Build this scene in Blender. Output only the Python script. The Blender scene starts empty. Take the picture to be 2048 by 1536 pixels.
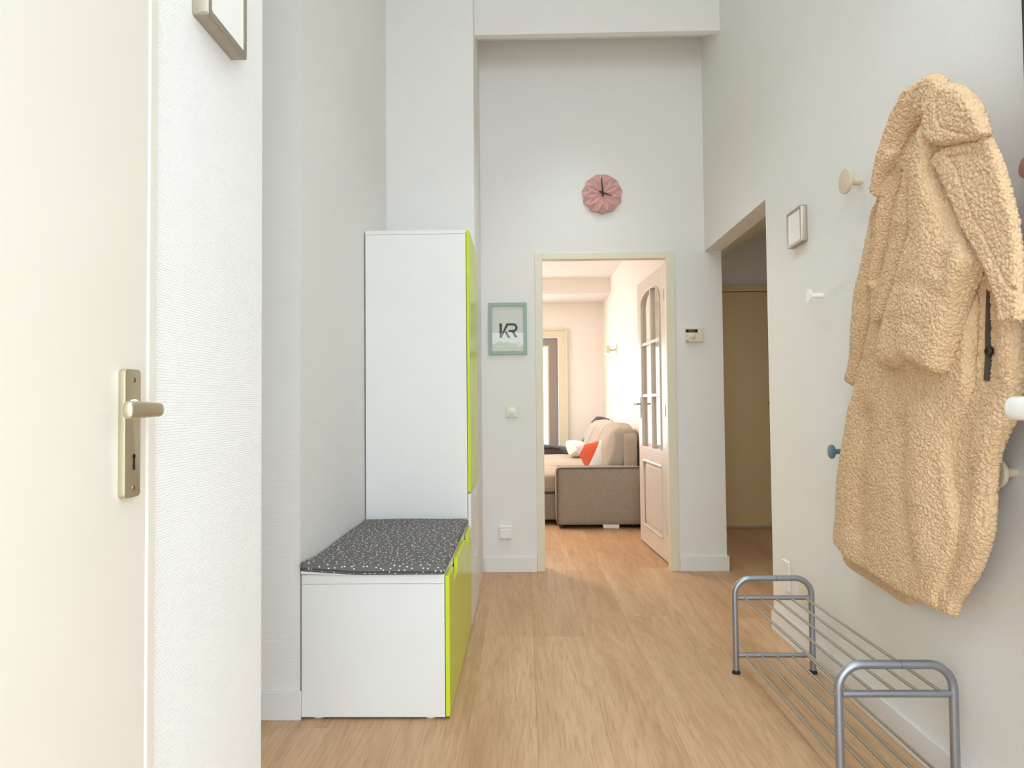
import bpy, bmesh, math, random
import numpy as np
from mathutils import Vector, Matrix

# ------------------------------------------------------------------ camera, world, light, exposure
SC = bpy.context.scene
COL = SC.collection
EYE = (0.0, 0.0, 1.106)                       # metres; X right, Y into the house, Z up
cam_d = bpy.data.cameras.new('camera')
cam_d.sensor_width = 36.0
cam_d.lens = 1350.0 / 2048.0 * 36.0
cam_d.clip_start = 0.05
cam = bpy.data.objects.new('camera', cam_d)
COL.objects.link(cam)
_y = Vector((26.0, -40.0, -1350.0)).normalized()
_u = Vector((-0.0098, 1.0, 0.0))
_u = (_u - _y * _u.dot(_y)).normalized()
_x = _y.cross(_u)
cam.matrix_world = Matrix.Translation(EYE) @ Matrix((_x, _y, _u)).to_4x4()
SC.camera = cam

world = bpy.data.worlds.new('daylight')
SC.world = world
world.use_nodes = True
_bg = world.node_tree.nodes['Background']
_bg.inputs['Color'].default_value = (0.775, 0.895, 1.0, 1)
_bg.inputs['Strength'].default_value = 5.0

SC.view_settings.view_transform = 'Standard'
SC.view_settings.look = 'None'
SC.view_settings.gamma = 1.0
SC.view_settings.use_curve_mapping = False
SC.view_settings.exposure = 0.37
SC.cycles.max_bounces = 14
SC.cycles.diffuse_bounces = 8
SC.cycles.glossy_bounces = 6
SC.cycles.transparent_max_bounces = 16
SC.cycles.sample_clamp_indirect = 8.0

def area(name, loc, aim, sx, sy, watts=0.0, color=(1, 1, 1), portal=False):
    d = bpy.data.lights.new(name, 'AREA')
    d.shape = 'RECTANGLE'
    d.size, d.size_y = sx, sy
    d.energy, d.color = watts, color
    o = bpy.data.objects.new(name, d)
    COL.objects.link(o)
    o.location = loc
    o.rotation_euler = (Vector(aim) - Vector(loc)).to_track_quat('-Z', 'Z').to_euler()
    if portal:
        d.cycles.is_portal = True
    return o

# the openings the daylight comes through (portals only guide the sky's own light)
area('portal_front', (0.28, -0.24, 1.05), (0.28, 3.0, 1.05), 1.66, 2.06, portal=True)
area('portal_high_opening', (0.28, -0.24, 3.12), (0.28, 3.0, 3.12), 1.66, 1.12, portal=True)  # upper opening in the unseen wall, added for soft light from high up
area('portal_garden', (-0.55, 9.0, 1.05), (-0.55, 6.0, 1.05), 1.8, 1.85, portal=True)
# unseen spots added to fill the hall and the passage with light
def fill_spot(name, loc, watts, color, cone):
    d = bpy.data.lights.new(name, 'SPOT')
    d.energy, d.color, d.spot_size, d.spot_blend, d.shadow_soft_size = watts, color, math.radians(cone), 1.0, 0.25
    o = bpy.data.objects.new(name, d)
    COL.objects.link(o)
    o.location = loc
fill_spot('hall_fill_spot', (0.75, 1.0, 3.74), 34.0, (0.85, 0.935, 1.0), 75)
for _p in ((0.25, 1.7, 3.74), (0.25, 2.9, 3.74)):
    fill_spot('hall_fill_spot', _p, 60.0, (0.85, 0.935, 1.0), 100)
fill_spot('hall_fill_spot', (0.35, 3.9, 3.2), 32.0, (0.88, 0.945, 1.0), 100)
_pd = bpy.data.lights.new('hall_fill_point', 'POINT')  # unseen point light added to brighten the upper hall walls
_pd.energy, _pd.color, _pd.shadow_soft_size = 2.4, (0.90, 0.95, 1.0), 0.12
_po = bpy.data.objects.new('hall_fill_point', _pd)
COL.objects.link(_po)
_po.location = (0.25, 2.9, 3.2)
fill_spot('passage_fill_spot', (2.3, 3.9, 2.6), 19.0, (1.0, 0.78, 0.50), 150)  # unseen warm spot added to lift the dim passage
# warm fill lamps added unseen for the living room's glow, left of the doorway
area('living_fill_lamp', (-1.1, 6.4, 2.52), (-1.1, 6.4, 0.0), 0.7, 0.7, 50.0, (1.0, 0.84, 0.76))
area('living_fill_lamp', (-1.6, 7.6, 2.40), (0.6, 7.4, 1.1), 0.5, 0.5, 24.0, (1.0, 0.84, 0.76))

# ------------------------------------------------------------------ materials
def srgb(r, g, b):
    f = lambda c: (c / 255 / 12.92) if c / 255 <= 0.04045 else ((c / 255 + 0.055) / 1.055) ** 2.4
    return (f(r), f(g), f(b), 1.0)

class NT:
    def __init__(self, name):
        self.m = bpy.data.materials.new(name)
        self.m.use_nodes = True
        self.t = self.m.node_tree
        self.p = self.t.nodes['Principled BSDF']
        self.out = self.t.nodes['Material Output']
    def n(self, kind, **kw):
        nd = self.t.nodes.new(kind)
        for k, v in kw.items():
            if k.startswith('i_'):
                k = k[2:]
                key = int(k) if k.isdigit() else k.replace('_', ' ')
                if hasattr(v, 'is_linked') or isinstance(v, bpy.types.NodeSocket):
                    self.t.links.new(v, nd.inputs[key])
                else:
                    nd.inputs[key].default_value = v
            else:
                setattr(nd, k, v)
        return nd
    def set(self, **kw):
        for k, v in kw.items():
            key = k.replace('_', ' ')
            if isinstance(v, bpy.types.NodeSocket):
                self.t.links.new(v, self.p.inputs[key])
            else:
                self.p.inputs[key].default_value = v
        return self
    def math(self, op, a, b=None, c=None):
        nd = self.t.nodes.new('ShaderNodeMath')
        nd.operation = op
        for i, v in enumerate((a, b, c)):
            if v is None: continue
            if isinstance(v, bpy.types.NodeSocket): self.t.links.new(v, nd.inputs[i])
            else: nd.inputs[i].default_value = v
        return nd.outputs[0]
    def mix(self, fac, a, b):
        nd = self.t.nodes.new('ShaderNodeMix')
        nd.data_type = 'RGBA'
        for i, v in ((0, fac), (6, a), (7, b)):
            if isinstance(v, bpy.types.NodeSocket): self.t.links.new(v, nd.inputs[i])
            else: nd.inputs[i].default_value = v
        return nd.outputs[2]
    def bump(self, height, strength=0.3, dist=0.002):
        b = self.n('ShaderNodeBump', i_Strength=strength, i_Distance=dist, i_Height=height)
        self.t.links.new(b.outputs[0], self.p.inputs['Normal'])
        return self

def plain(name, col, rough=0.5, metal=0.0, spec=0.5, grain=None):
    """one colour with a little procedural unevenness; grain = (scale, strength, distance) of a fine relief"""
    t = NT(name)
    tc = t.n('ShaderNodeTexCoord')
    nz = t.n('ShaderNodeTexNoise', i_Vector=tc.outputs['Object'], i_Scale=7.0, i_Detail=3.0)
    dark = tuple(c * 0.955 for c in col[:3]) + (1,)
    t.set(Base_Color=t.mix(nz.outputs['Fac'], col, dark), Roughness=rough, Metallic=metal)
    t.p.inputs['Specular IOR Level'].default_value = spec
    if grain:
        g = t.n('ShaderNodeTexNoise', i_Vector=tc.outputs['Object'], i_Scale=grain[0], i_Detail=2.0)
        t.bump(g.outputs['Fac'], grain[1], grain[2])
    return t.m

def wallpaper(name, col, strength=0.8):
    """painted glass-fibre wallpaper: staggered short ribs a few millimetres across"""
    t = NT(name)
    g = t.n('ShaderNodeNewGeometry')
    s = t.n('ShaderNodeSeparateXYZ', i_0=g.outputs['Position'])
    u = t.math('ADD', s.outputs[0], s.outputs[1])
    wob = t.n('ShaderNodeTexNoise', i_Vector=g.outputs['Position'], i_Scale=90.0, i_Detail=2.0)
    v = t.math('ADD', s.outputs[2], t.math('MULTIPLY', t.math('SUBTRACT', wob.outputs['Fac'], 0.5), 0.004))
    c = t.n('ShaderNodeCombineXYZ', i_0=u, i_1=v)
    br = t.n('ShaderNodeTexBrick', i_Vector=c.outputs[0], i_Scale=1.0)
    br.inputs['Mortar Size'].default_value = 0.0010
    br.inputs['Mortar Smooth'].default_value = 1.0
    br.inputs['Brick Width'].default_value = 0.0085
    br.inputs['Row Height'].default_value = 0.0042
    br.inputs['Color1'].default_value = (1, 1, 1, 1)
    br.inputs['Color2'].default_value = (0.75, 0.75, 0.75, 1)
    br.inputs['Mortar'].default_value = (0, 0, 0, 1)
    n2 = t.n('ShaderNodeTexNoise', i_Vector=g.outputs['Position'], i_Scale=3.0, i_Detail=2.0)
    d = tuple(x * 0.975 for x in col[:3]) + (1,)
    t.set(Base_Color=t.mix(n2.outputs['Fac'], col, d), Roughness=0.62)
    t.p.inputs['Specular IOR Level'].default_value = 0.3
    t.bump(br.outputs['Color'], strength, 0.001)
    return t.m

def oak(name):
    t = NT(name)
    tc = t.n('ShaderNodeTexCoord')
    oi = t.n('ShaderNodeObjectInfo')
    r = oi.outputs['Random']
    off = t.n('ShaderNodeCombineXYZ', i_0=t.math('MULTIPLY', r, 37.0), i_1=t.math('MULTIPLY', r, 91.0), i_2=t.math('MULTIPLY', r, 13.0))
    p = t.n('ShaderNodeVectorMath', operation='ADD', i_0=tc.outputs['Object'], i_1=off.outputs[0])
    st = t.n('ShaderNodeVectorMath', operation='MULTIPLY', i_0=p.outputs[0], i_1=(1.0, 0.10, 1.0))
    big = t.n('ShaderNodeTexNoise', i_Vector=st.outputs[0], i_Scale=5.0, i_Detail=3.0, i_Roughness=0.55, i_Distortion=0.8)
    # cathedral figure: contour lines of the broad noise, and darker heart streaks
    bands = t.math('SINE', t.math('MULTIPLY', big.outputs['Fac'], 62.0))
    band = t.math('POWER', t.math('MULTIPLY_ADD', bands, 0.5, 0.5), 2.5)
    st2 = t.n('ShaderNodeVectorMath', operation='MULTIPLY', i_0=p.outputs[0], i_1=(1.0, 0.05, 1.0))
    fine = t.n('ShaderNodeTexNoise', i_Vector=st2.outputs[0], i_Scale=150.0, i_Detail=4.0, i_Roughness=0.65)
    pores = t.n('ShaderNodeTexNoise', i_Vector=st2.outputs[0], i_Scale=420.0, i_Detail=2.0)
    tone = t.n('ShaderNodeTexNoise', i_Vector=st.outputs[0], i_Scale=3.2, i_Detail=4.0, i_Roughness=0.65)
    heart = t.n('ShaderNodeTexNoise', i_Vector=st.outputs[0], i_Scale=8.5, i_Detail=4.0, i_Roughness=0.6, i_Distortion=0.7)
    hm = t.n('ShaderNodeMapRange', i_0=heart.outputs['Fac'], i_1=0.54, i_2=0.70).outputs[0]
    c = t.mix(t.n('ShaderNodeMapRange', i_0=tone.outputs['Fac'], i_1=0.36, i_2=0.66).outputs[0], srgb(188, 150, 112), srgb(211, 177, 140))
    c = t.mix(t.math('MULTIPLY', band, 0.22), c, srgb(160, 120, 82))
    c = t.mix(t.math('MULTIPLY', hm, 0.30), c, srgb(152, 114, 78))
    c = t.mix(t.math('MULTIPLY', t.n('ShaderNodeMapRange', i_0=fine.outputs['Fac'], i_1=0.48, i_2=0.70).outputs[0], 0.50), c, srgb(154, 116, 81))
    c = t.mix(t.math('MULTIPLY', r, 0.06), c, srgb(150, 112, 80))
    t.set(Base_Color=c, Roughness=0.46)
    t.p.inputs['Specular IOR Level'].default_value = 0.35
    t.bump(pores.outputs['Fac'], 0.12, 0.0006)
    return t.m

def metal(name, col, rough=0.35, grain=900.0):
    t = NT(name)
    tc = t.n('ShaderNodeTexCoord')
    nz = t.n('ShaderNodeTexNoise', i_Vector=tc.outputs['Object'], i_Scale=grain, i_Detail=1.0)
    t.set(Base_Color=col, Metallic=0.9, Roughness=t.n('ShaderNodeMapRange', i_0=nz.outputs['Fac'], i_3=rough - 0.06, i_4=rough + 0.08).outputs[0])
    return t.m

def fleece(name, col):
    t = NT(name)
    tc = t.n('ShaderNodeTexCoord')
    vo = t.n('ShaderNodeTexVoronoi', i_Vector=tc.outputs['Object'], i_Scale=260.0)
    nz = t.n('ShaderNodeTexNoise', i_Vector=tc.outputs['Object'], i_Scale=55.0, i_Detail=4.0)
    t.set(Base_Color=t.mix(nz.outputs['Fac'], tuple(c * 0.9 for c in col[:3]) + (1,), tuple(min(1, c * 1.1) for c in col[:3]) + (1,)), Roughness=0.95)
    t.p.inputs['Specular IOR Level'].default_value = 0.1
    t.p.inputs['Sheen Weight'].default_value = 0.08
    t.p.inputs['Sheen Roughness'].default_value = 0.6
    t.bump(vo.outputs['Distance'], -0.5, 0.002)
    return t.m

def woven(name, col, col2, scale=420.0, rough=0.9, strength=0.4):
    t = NT(name)
    tc = t.n('ShaderNodeTexCoord')
    nz = t.n('ShaderNodeTexNoise', i_Vector=tc.outputs['Object'], i_Scale=scale, i_Detail=2.0)
    t.set(Base_Color=t.mix(t.n('ShaderNodeMapRange', i_0=nz.outputs['Fac'], i_1=0.35, i_2=0.65).outputs[0], col, col2), Roughness=rough)
    t.p.inputs['Specular IOR Level'].default_value = 0.15
    t.bump(nz.outputs['Fac'], strength, 0.002)
    return t.m

def dotted(name):
    """grey cotton printed with scattered small white dots"""
    t = NT(name)
    tc = t.n('ShaderNodeTexCoord')
    s = t.n('ShaderNodeSeparateXYZ', i_0=tc.outputs['Object'])
    c = t.n('ShaderNodeCombineXYZ', i_0=s.outputs[0], i_1=t.math('ADD', s.outputs[1], s.outputs[2]))
    vo = t.n('ShaderNodeTexVoronoi', i_Vector=c.outputs[0], i_Scale=46.0)
    vo.voronoi_dimensions = '2D'
    d = t.math('LESS_THAN', vo.outputs['Distance'], 0.135)
    nz = t.n('ShaderNodeTexNoise', i_Vector=tc.outputs['Object'], i_Scale=600.0, i_Detail=2.0)
    base = t.mix(nz.outputs['Fac'], srgb(100, 97, 96), srgb(117, 114, 112))
    t.set(Base_Color=t.mix(d, base, srgb(236, 232, 224)), Roughness=0.9)
    t.p.inputs['Specular IOR Level'].default_value = 0.1
    t.bump(nz.outputs['Fac'], 0.2, 0.001)
    return t.m

def pane_glass(name, tint=(0.97, 0.98, 0.96, 1)):
    t = NT(name)
    fr0 = t.n('ShaderNodeFresnel', i_IOR=1.5)
    gm = t.n('ShaderNodeNewGeometry')          # only the outer face of a sheet mirrors
    fr = t.n('ShaderNodeMath', operation='MULTIPLY', i_0=fr0.outputs[0], i_1=t.math('SUBTRACT', 1.0, gm.outputs['Backfacing']))
    tr = t.n('ShaderNodeBsdfTransparent', i_Color=tint)
    gl = t.n('ShaderNodeBsdfGlossy', i_Roughness=0.01)
    mx = t.n('ShaderNodeMixShader', i_0=fr.outputs[0], i_1=tr.outputs[0], i_2=gl.outputs[0])
    t.t.links.new(mx.outputs[0], t.out.inputs['Surface'])
    return t.m

M = {}
M['wall'] = wallpaper('wall_paint', srgb(239, 237, 233))
M['wall_warm'] = wallpaper('living_room_paint', srgb(240, 236, 229), 0.1)
M['trim_white'] = plain('white_trim_paint', srgb(230, 229, 227), 0.4)
M['cream'] = plain('cream_gloss_paint', srgb(220, 212, 200), 0.30)
M['cream_frame'] = plain('cream_frame_paint', srgb(226, 219, 196), 0.42)
M['passage_cream'] = plain('passage_door_paint', srgb(224, 203, 158), 0.4)
M['ceiling'] = plain('white_ceiling', srgb(235, 234, 230), 0.8)
M['oak'] = oak('oak_vinyl')
M['slab'] = plain('joint_brown', srgb(120, 88, 58), 0.8)
M['melamine'] = plain('white_melamine', srgb(232, 231, 228), 0.32)
M['melamine_in'] = plain('carcass_shadow_gap', srgb(150, 150, 146), 0.6)
M['lime'] = plain('lime_lacquer', srgb(204, 218, 58), 0.2, spec=0.12)
M['lime_edge'] = M['lime']
M['nickel'] = metal('champagne_nickel', srgb(196, 186, 158), 0.38)
M['nickel_lamp'] = metal('satin_nickel', srgb(176, 166, 150), 0.40)
M['opal'] = plain('opal_acrylic', srgb(240, 238, 232), 0.25)
M['chrome'] = metal('chrome', srgb(190, 186, 176), 0.18)
M['screw'] = metal('screw_steel', srgb(170, 164, 150), 0.3)
M['black'] = plain('black_plastic', srgb(24, 22, 20), 0.5)
M['keyhole'] = plain('keyhole_black', srgb(20, 18, 16), 0.8)
M['white_plastic'] = plain('white_plastic', srgb(236, 234, 230), 0.3)
M['cream_plastic'] = plain('cream_plastic', srgb(226, 216, 190), 0.35)
M['display'] = plain('display_black', srgb(30, 28, 22), 0.2)
M['lcd'] = plain('lcd_olive', srgb(92, 92, 74), 0.3)
M['rack'] = metal('silver_grey_steel', srgb(164, 168, 176), 0.42)
M['rod'] = metal('brushed_steel_rod', srgb(178, 172, 162), 0.4)
M['rubber'] = plain('black_rubber', srgb(28, 28, 28), 0.7)
M['clay'] = plain('pink_ceramic', srgb(205, 158, 152), 0.75, grain=(160.0, 0.15, 0.001))
M['hand'] = plain('matt_black', srgb(18, 16, 15), 0.6)
M['sage'] = plain('sage_lacquer', srgb(150, 172, 162), 0.45)
M['paper'] = plain('white_paper', srgb(226, 224, 224), 0.8)
M['ink'] = plain('dark_grey_ink', srgb(70, 70, 76), 0.7)
M['glass'] = pane_glass('clear_glass')
M['fleece'] = fleece('teddy_fleece', srgb(214, 181, 143))
M['lining'] = plain('dark_brown_lining', srgb(78, 68, 56), 0.8)
M['button'] = plain('black_button', srgb(20, 20, 22), 0.25)
M['dots'] = dotted('dotted_cotton')
M['ticking'] = woven('white_cotton', srgb(225, 222, 214), srgb(238, 236, 230))
M['wood_knob'] = plain('pale_ash', srgb(214, 198, 172), 0.6, grain=(300.0, 0.2, 0.001))
M['white_knob'] = plain('white_lacquer', srgb(240, 239, 236), 0.35)
M['blue_knob'] = plain('petrol_blue_lacquer', srgb(84, 112, 134), 0.5)
M['pink_knob'] = plain('dusty_pink_lacquer', srgb(196, 142, 132), 0.5)
M['grey_knob'] = plain('taupe_lacquer', srgb(120, 112, 104), 0.5)
M['dark_green'] = plain('dark_green_paint', srgb(14, 34, 34), 0.35)
M['sofa'] = woven('taupe_weave', srgb(136, 128, 118), srgb(172, 164, 152), 260.0)
M['sofa_light'] = woven('taupe_weave_cushion', srgb(164, 154, 140), srgb(190, 180, 166), 260.0)
M['piping'] = woven('taupe_piping', srgb(96, 84, 72), srgb(120, 108, 92))
M['throw'] = woven('charcoal_wool', srgb(74, 76, 82), srgb(108, 108, 114), 160.0)
M['fluffy'] = woven('white_fluffy', srgb(238, 226, 206), srgb(250, 244, 232), 120.0, 0.95, 0.8)
M['label'] = plain('white_label', srgb(240, 238, 236), 0.5)
M['grey_sash'] = plain('grey_window_paint', srgb(150, 140, 134), 0.4)
M['paving'] = plain('grey_paving', srgb(205, 202, 196), 0.9)

def pillow_print():
    """printed cover: lilac corner, orange field, white field, split along diagonals of the cover"""
    t = NT('pillow_print')
    tc = t.n('ShaderNodeTexCoord')
    s = t.n('ShaderNodeSeparateXYZ', i_0=tc.outputs['Generated'])
    a = t.math('ADD', s.outputs[0], s.outputs[2])
    d = t.math('SUBTRACT', s.outputs[2], s.outputs[0])
    c = t.mix(t.math('GREATER_THAN', d, 0.30), srgb(238, 234, 232), srgb(214, 96, 62))
    c = t.mix(t.math('GREATER_THAN', d, 0.74), c, srgb(214, 196, 206))
    nz = t.n('ShaderNodeTexNoise', i_Vector=tc.outputs['Object'], i_Scale=400.0)
    t.set(Base_Color=c, Roughness=0.9)
    t.bump(nz.outputs['Fac'], 0.3, 0.002)
    return t.m
M['pillow_print'] = pillow_print()

def leafy():
    t = NT('hedge_leaves')
    tc = t.n('ShaderNodeTexCoord')
    nz = t.n('ShaderNodeTexNoise', i_Vector=tc.outputs['Object'], i_Scale=14.0, i_Detail=3.0)
    t.set(Base_Color=t.mix(nz.outputs['Fac'], srgb(70, 110, 30), srgb(170, 190, 60)), Roughness=0.7)
    return t.m
M['leaf'] = leafy()

# ------------------------------------------------------------------ mesh helpers
class MB:
    """collects shapes into one mesh"""
    def __init__(self):
        self.v, self.f = [], []
    def add(self, verts, faces):
        o = len(self.v)
        self.v += [tuple(p) for p in verts]
        self.f += [tuple(i + o for i in q) for q in faces]
        return self
    def addbm(self, bm):
        bm.verts.index_update()
        self.add([v.co[:] for v in bm.verts], [[v.index for v in f.verts] for f in bm.faces])
        bm.free()
        return self
    def box(self, x0, x1, y0, y1, z0, z1, bevel=0.0, seg=2):
        bm = bmesh.new()
        bmesh.ops.create_cube(bm, size=1.0)
        for v in bm.verts:
            v.co = ((x0 + x1) / 2 + v.co.x * (x1 - x0), (y0 + y1) / 2 + v.co.y * (y1 - y0), (z0 + z1) / 2 + v.co.z * (z1 - z0))
        if bevel > 0:
            bmesh.ops.bevel(bm, geom=bm.edges[:], offset=bevel, segments=seg, profile=0.5, affect='EDGES', clamp_overlap=True)
        return self.addbm(bm)
    def prism(self, pts, axis, a0, a1, bevel=0.0, seg=1):
        """polygon in the plane across `axis` (pts in the two other axes, in XYZ order), extruded from a0 to a1"""
        def mk(p, a):
            return {'x': (a, p[0], p[1]), 'y': (p[0], a, p[1]), 'z': (p[0], p[1], a)}[axis]
        bm = bmesh.new()
        f = bm.faces.new([bm.verts.new(mk(p, a0)) for p in pts])
        r = bmesh.ops.extrude_face_region(bm, geom=[f])
        d = mk((0, 0), a1 - a0)
        for g in r['geom']:
            if isinstance(g, bmesh.types.BMVert):
                g.co += Vector(d)
        bmesh.ops.recalc_face_normals(bm, faces=bm.faces[:])
        if bevel > 0:
            bmesh.ops.bevel(bm, geom=bm.edges[:], offset=bevel, segments=seg, profile=0.5, affect='EDGES', clamp_overlap=True)
        return self.addbm(bm)
    def tube(self, path, r, n=16, cap=True):
        P = [Vector(p) for p in path]
        rr = r if isinstance(r, (list, tuple)) else [r] * len(P)
        T = []
        for i in range(len(P)):
            d = (P[min(i + 1, len(P) - 1)] - P[max(i - 1, 0)]).normalized()
            T.append(d)
        nrm = T[0].orthogonal().normalized()
        vs = []
        for i, p in enumerate(P):
            nrm = (nrm - T[i] * nrm.dot(T[i])).normalized()
            b = T[i].cross(nrm)
            for k in range(n):
                a = 2 * math.pi * k / n
                vs.append(p + (nrm * math.cos(a) + b * math.sin(a)) * rr[i])
        fs = []
        for i in range(len(P) - 1):
            for k in range(n):
                k2 = (k + 1) % n
                fs.append((i * n + k, i * n + k2, (i + 1) * n + k2, (i + 1) * n + k))
        if cap:
            fs.append(tuple(range(n))[::-1])
            fs.append(tuple((len(P) - 1) * n + k for k in range(n)))
        return self.add(vs, fs)
    def lathe(self, centre, axis, prof, n=32):
        """profile of (distance along axis, radius) turned about the axis through centre"""
        ax = Vector(axis).normalized()
        c = Vector(centre)
        return self.tube([c + ax * d for d, r in prof], [max(r, 1e-5) for d, r in prof], n) if False else self._lathe(c, ax, prof, n)
    def _lathe(self, c, ax, prof, n):
        u = ax.orthogonal().normalized()
        w = ax.cross(u)
        vs, fs = [], []
        for d, r in prof:
            for k in range(n):
                a = 2 * math.pi * k / n
                vs.append(c + ax * d + (u * math.cos(a) + w * math.sin(a)) * max(r, 1e-5))
        for i in range(len(prof) - 1):
            for k in range(n):
                k2 = (k + 1) % n
                fs.append((i * n + k, i * n + k2, (i + 1) * n + k2, (i + 1) * n + k))
        fs.append(tuple(range(n))[::-1])
        fs.append(tuple((len(prof) - 1) * n + k for k in range(n)))
        return self.add(vs, fs)
    def mesh(self, name):
        me = bpy.data.meshes.new(name)
        me.from_pydata(self.v, [], self.f)
        bm = bmesh.new()
        bm.from_mesh(me)
        bmesh.ops.recalc_face_normals(bm, faces=bm.faces[:])
        bm.to_mesh(me)
        bm.free()
        return me

def wloc(o):
    p = Vector(o.location)
    while o.parent:
        o = o.parent
        p += Vector(o.location)
    return p

def part(name, mb, mat, parent=None, smooth=False, angle=35.0, label=None):
    """links the collected shapes as one object; shapes are in world metres whatever the parent"""
    me = mb.mesh(name) if isinstance(mb, MB) else mb
    if isinstance(mat, str):
        mat = M[mat]
    if not me.materials:
        me.materials.append(mat)
    if smooth:
        me.shade_smooth()
        if angle < 180:
            me.set_sharp_from_angle(angle=math.radians(angle))
    o = bpy.data.objects.new(name, me)
    COL.objects.link(o)
    if parent is not None:
        o.parent = parent
        o.location = -wloc(parent)
    if label:
        o['label'] = label
    return o

def tag(o, label, cat, group=None, kind=None):
    o['label'] = label
    o['category'] = cat
    if group: o['group'] = group
    if kind: o['kind'] = kind
    return o

def thing(name, label, cat, loc, group=None, kind=None):
    o = bpy.data.objects.new(name, None)
    COL.objects.link(o)
    o.location = loc
    o.empty_display_size = 0.05
    return tag(o, label, cat, group, kind)

def struct(name, mb, mat, label, cat, smooth=False):
    return tag(part(name, mb, mat, None, smooth), label, cat, kind='structure')

# ------------------------------------------------------------------ the rooms
YB = 4.49            # face of the hall's back wall
XR = 1.206           # face of the hall's right wall
TOP = 3.75
def S(name, boxes, mat, label, cat, bevel=0.0):
    mb = MB()
    for b in boxes:
        mb.box(*b, bevel=bevel)
    return struct(name, mb, mat, label, cat)

# floor: slab with vinyl planks lying on it
floor = S('floor', [(-3.7, 3.3, -0.35, 9.1, -0.10, -0.006)], 'slab', 'oak look plank floor running through hall, passage and living room', 'floor')
plank_mesh = {}
rng = random.Random(5)
PW = 0.235
for k in range(-8, 14):
    xa = 0.030 + k * PW
    y = -0.35
    length = {0: 1.02, 1: 0.80, -1: 1.08, 2: 1.34}.get(k, round(rng.uniform(0.3, 1.5), 2))
    # the seams that show in the photograph: rows 0 and -1 near 3.25 m, row 1 near 3.0 m
    start = {0: 3.25 - 3.0, -1: 3.25 - 3.0, 1: 3.02 - 3.0, 2: 3.55 - 3.0}.get(k)
    cuts = [-0.35]
    y = start if start is not None else -0.35 + length
    if y <= -0.30: y += 1.5
    while y < 9.05:
        cuts.append(round(y, 2))
        y += 1.5
    cuts.append(9.05)
    for a, b in zip(cuts[:-1], cuts[1:]):
        L = round(b - a, 2)
        if L < 0.05: continue
        if L not in plank_mesh:
            mb = MB().box(0.00015, PW - 0.00015, 0.00015, L - 0.00015, -0.0059, 0.0, bevel=0.0005, seg=1)
            me = mb.mesh('plank')
            me.materials.append(M['oak'])
            plank_mesh[L] = me
        o = bpy.data.objects.new('plank', plank_mesh[L])
        COL.objects.link(o)
        o.parent = floor
        o.location = (xa, a, 0)

# hall shell
S('wall_left', [(-0.66, -0.55, 0.985, 1.40, 0, TOP), (-0.66, -0.55, -0.35, 0.985, 2.125, TOP), (-0.66, -0.55, -0.35, 0.10, 0, 2.125),
                (-1.8, -0.655, 1.33, 1.395, 0, TOP)], 'wall', 'white wallpapered left wall beside the cream door, nearest the viewer', 'wall')
S('wall_alcove', [(-1.8, -0.806, 2.405, 4.60, 0, TOP), (-1.86, -1.8, 1.3, 2.5, 0, TOP)], 'wall', 'white wallpapered wall corner behind the low bench and tall cabinet', 'wall')
S('wall_column', [(-0.806, -0.287, 3.935, 4.60, 0, TOP)], 'wall', 'white wall pier behind the tall cabinet', 'wall')
S('wall_back', [(-0.287, 0.073, YB, YB + 0.11, 0, TOP), (1.004, 1.316, YB, YB + 0.11, 0, 2.112), (0.073, 1.004, YB, YB + 0.11, 2.114, TOP), (1.004, 1.206, YB, YB + 0.11, 2.112, TOP),
                (1.206, 1.316, YB, YB + 0.11, 2.112, TOP)], 'wall', 'white back wall with the clock and the doorway to the living room', 'wall')
S('wall_right', [(XR, 1.316, -0.35, 3.355, 0, TOP), (XR, 1.316, 3.355, YB, 2.112, TOP)], 'wall', 'white right wall with the coat knobs and open passageway', 'wall')
S('wall_front', [(-0.66, -0.56, -0.35, -0.25, 0, TOP), (1.13, 1.316, -0.35, -0.25, 0, TOP), (-0.56, 1.13, -0.35, -0.25, 2.09, 2.54), (-0.56, 1.13, -0.35, -0.25, 3.70, TOP)],
  'wall', 'white entrance wall around the open front doorway behind the viewer', 'wall')
S('ceiling', [(-1.86, 1.316, -0.35, 4.6, TOP, TOP + 0.1)],
  'ceiling', 'high white hall ceiling', 'ceiling')
hd = MB().box(-0.287, XR, 4.06, 4.105, 3.365, TOP)
hd.prism([(4.105, 3.375), (4.105, 3.50), (YB, 3.66), (YB, 3.56)], 'x', -0.287, XR)
struct('wall_header', hd, 'wall', 'white boxed header crossing the hall above the clock', 'beam')

# skirting boards
S('baseboard_alcove', [(-1.7, -0.800, 2.392, 2.405, 0, 0.10)], 'trim_white', 'white skirting board left of the low bench', 'skirting board', 0.002)
S('baseboard_back', [(-0.275, 0.070, YB - 0.013, YB, 0, 0.098)], 'trim_white', 'white skirting board between tall cabinet and living room doorway', 'skirting board', 0.002)
S('baseboard_back', [(1.008, 1.329, YB - 0.013, YB, 0, 0.098), (1.316, 1.329, YB, YB + 0.11, 0, 0.098)], 'trim_white', 'white skirting board right of the living room doorway', 'skirting board', 0.002)
S('baseboard_right', [(XR - 0.013, XR, -0.25, 3.355, 0, 0.098)], 'trim_white', 'white skirting board along right wall behind the shoe rack', 'skirting board', 0.002)

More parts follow.
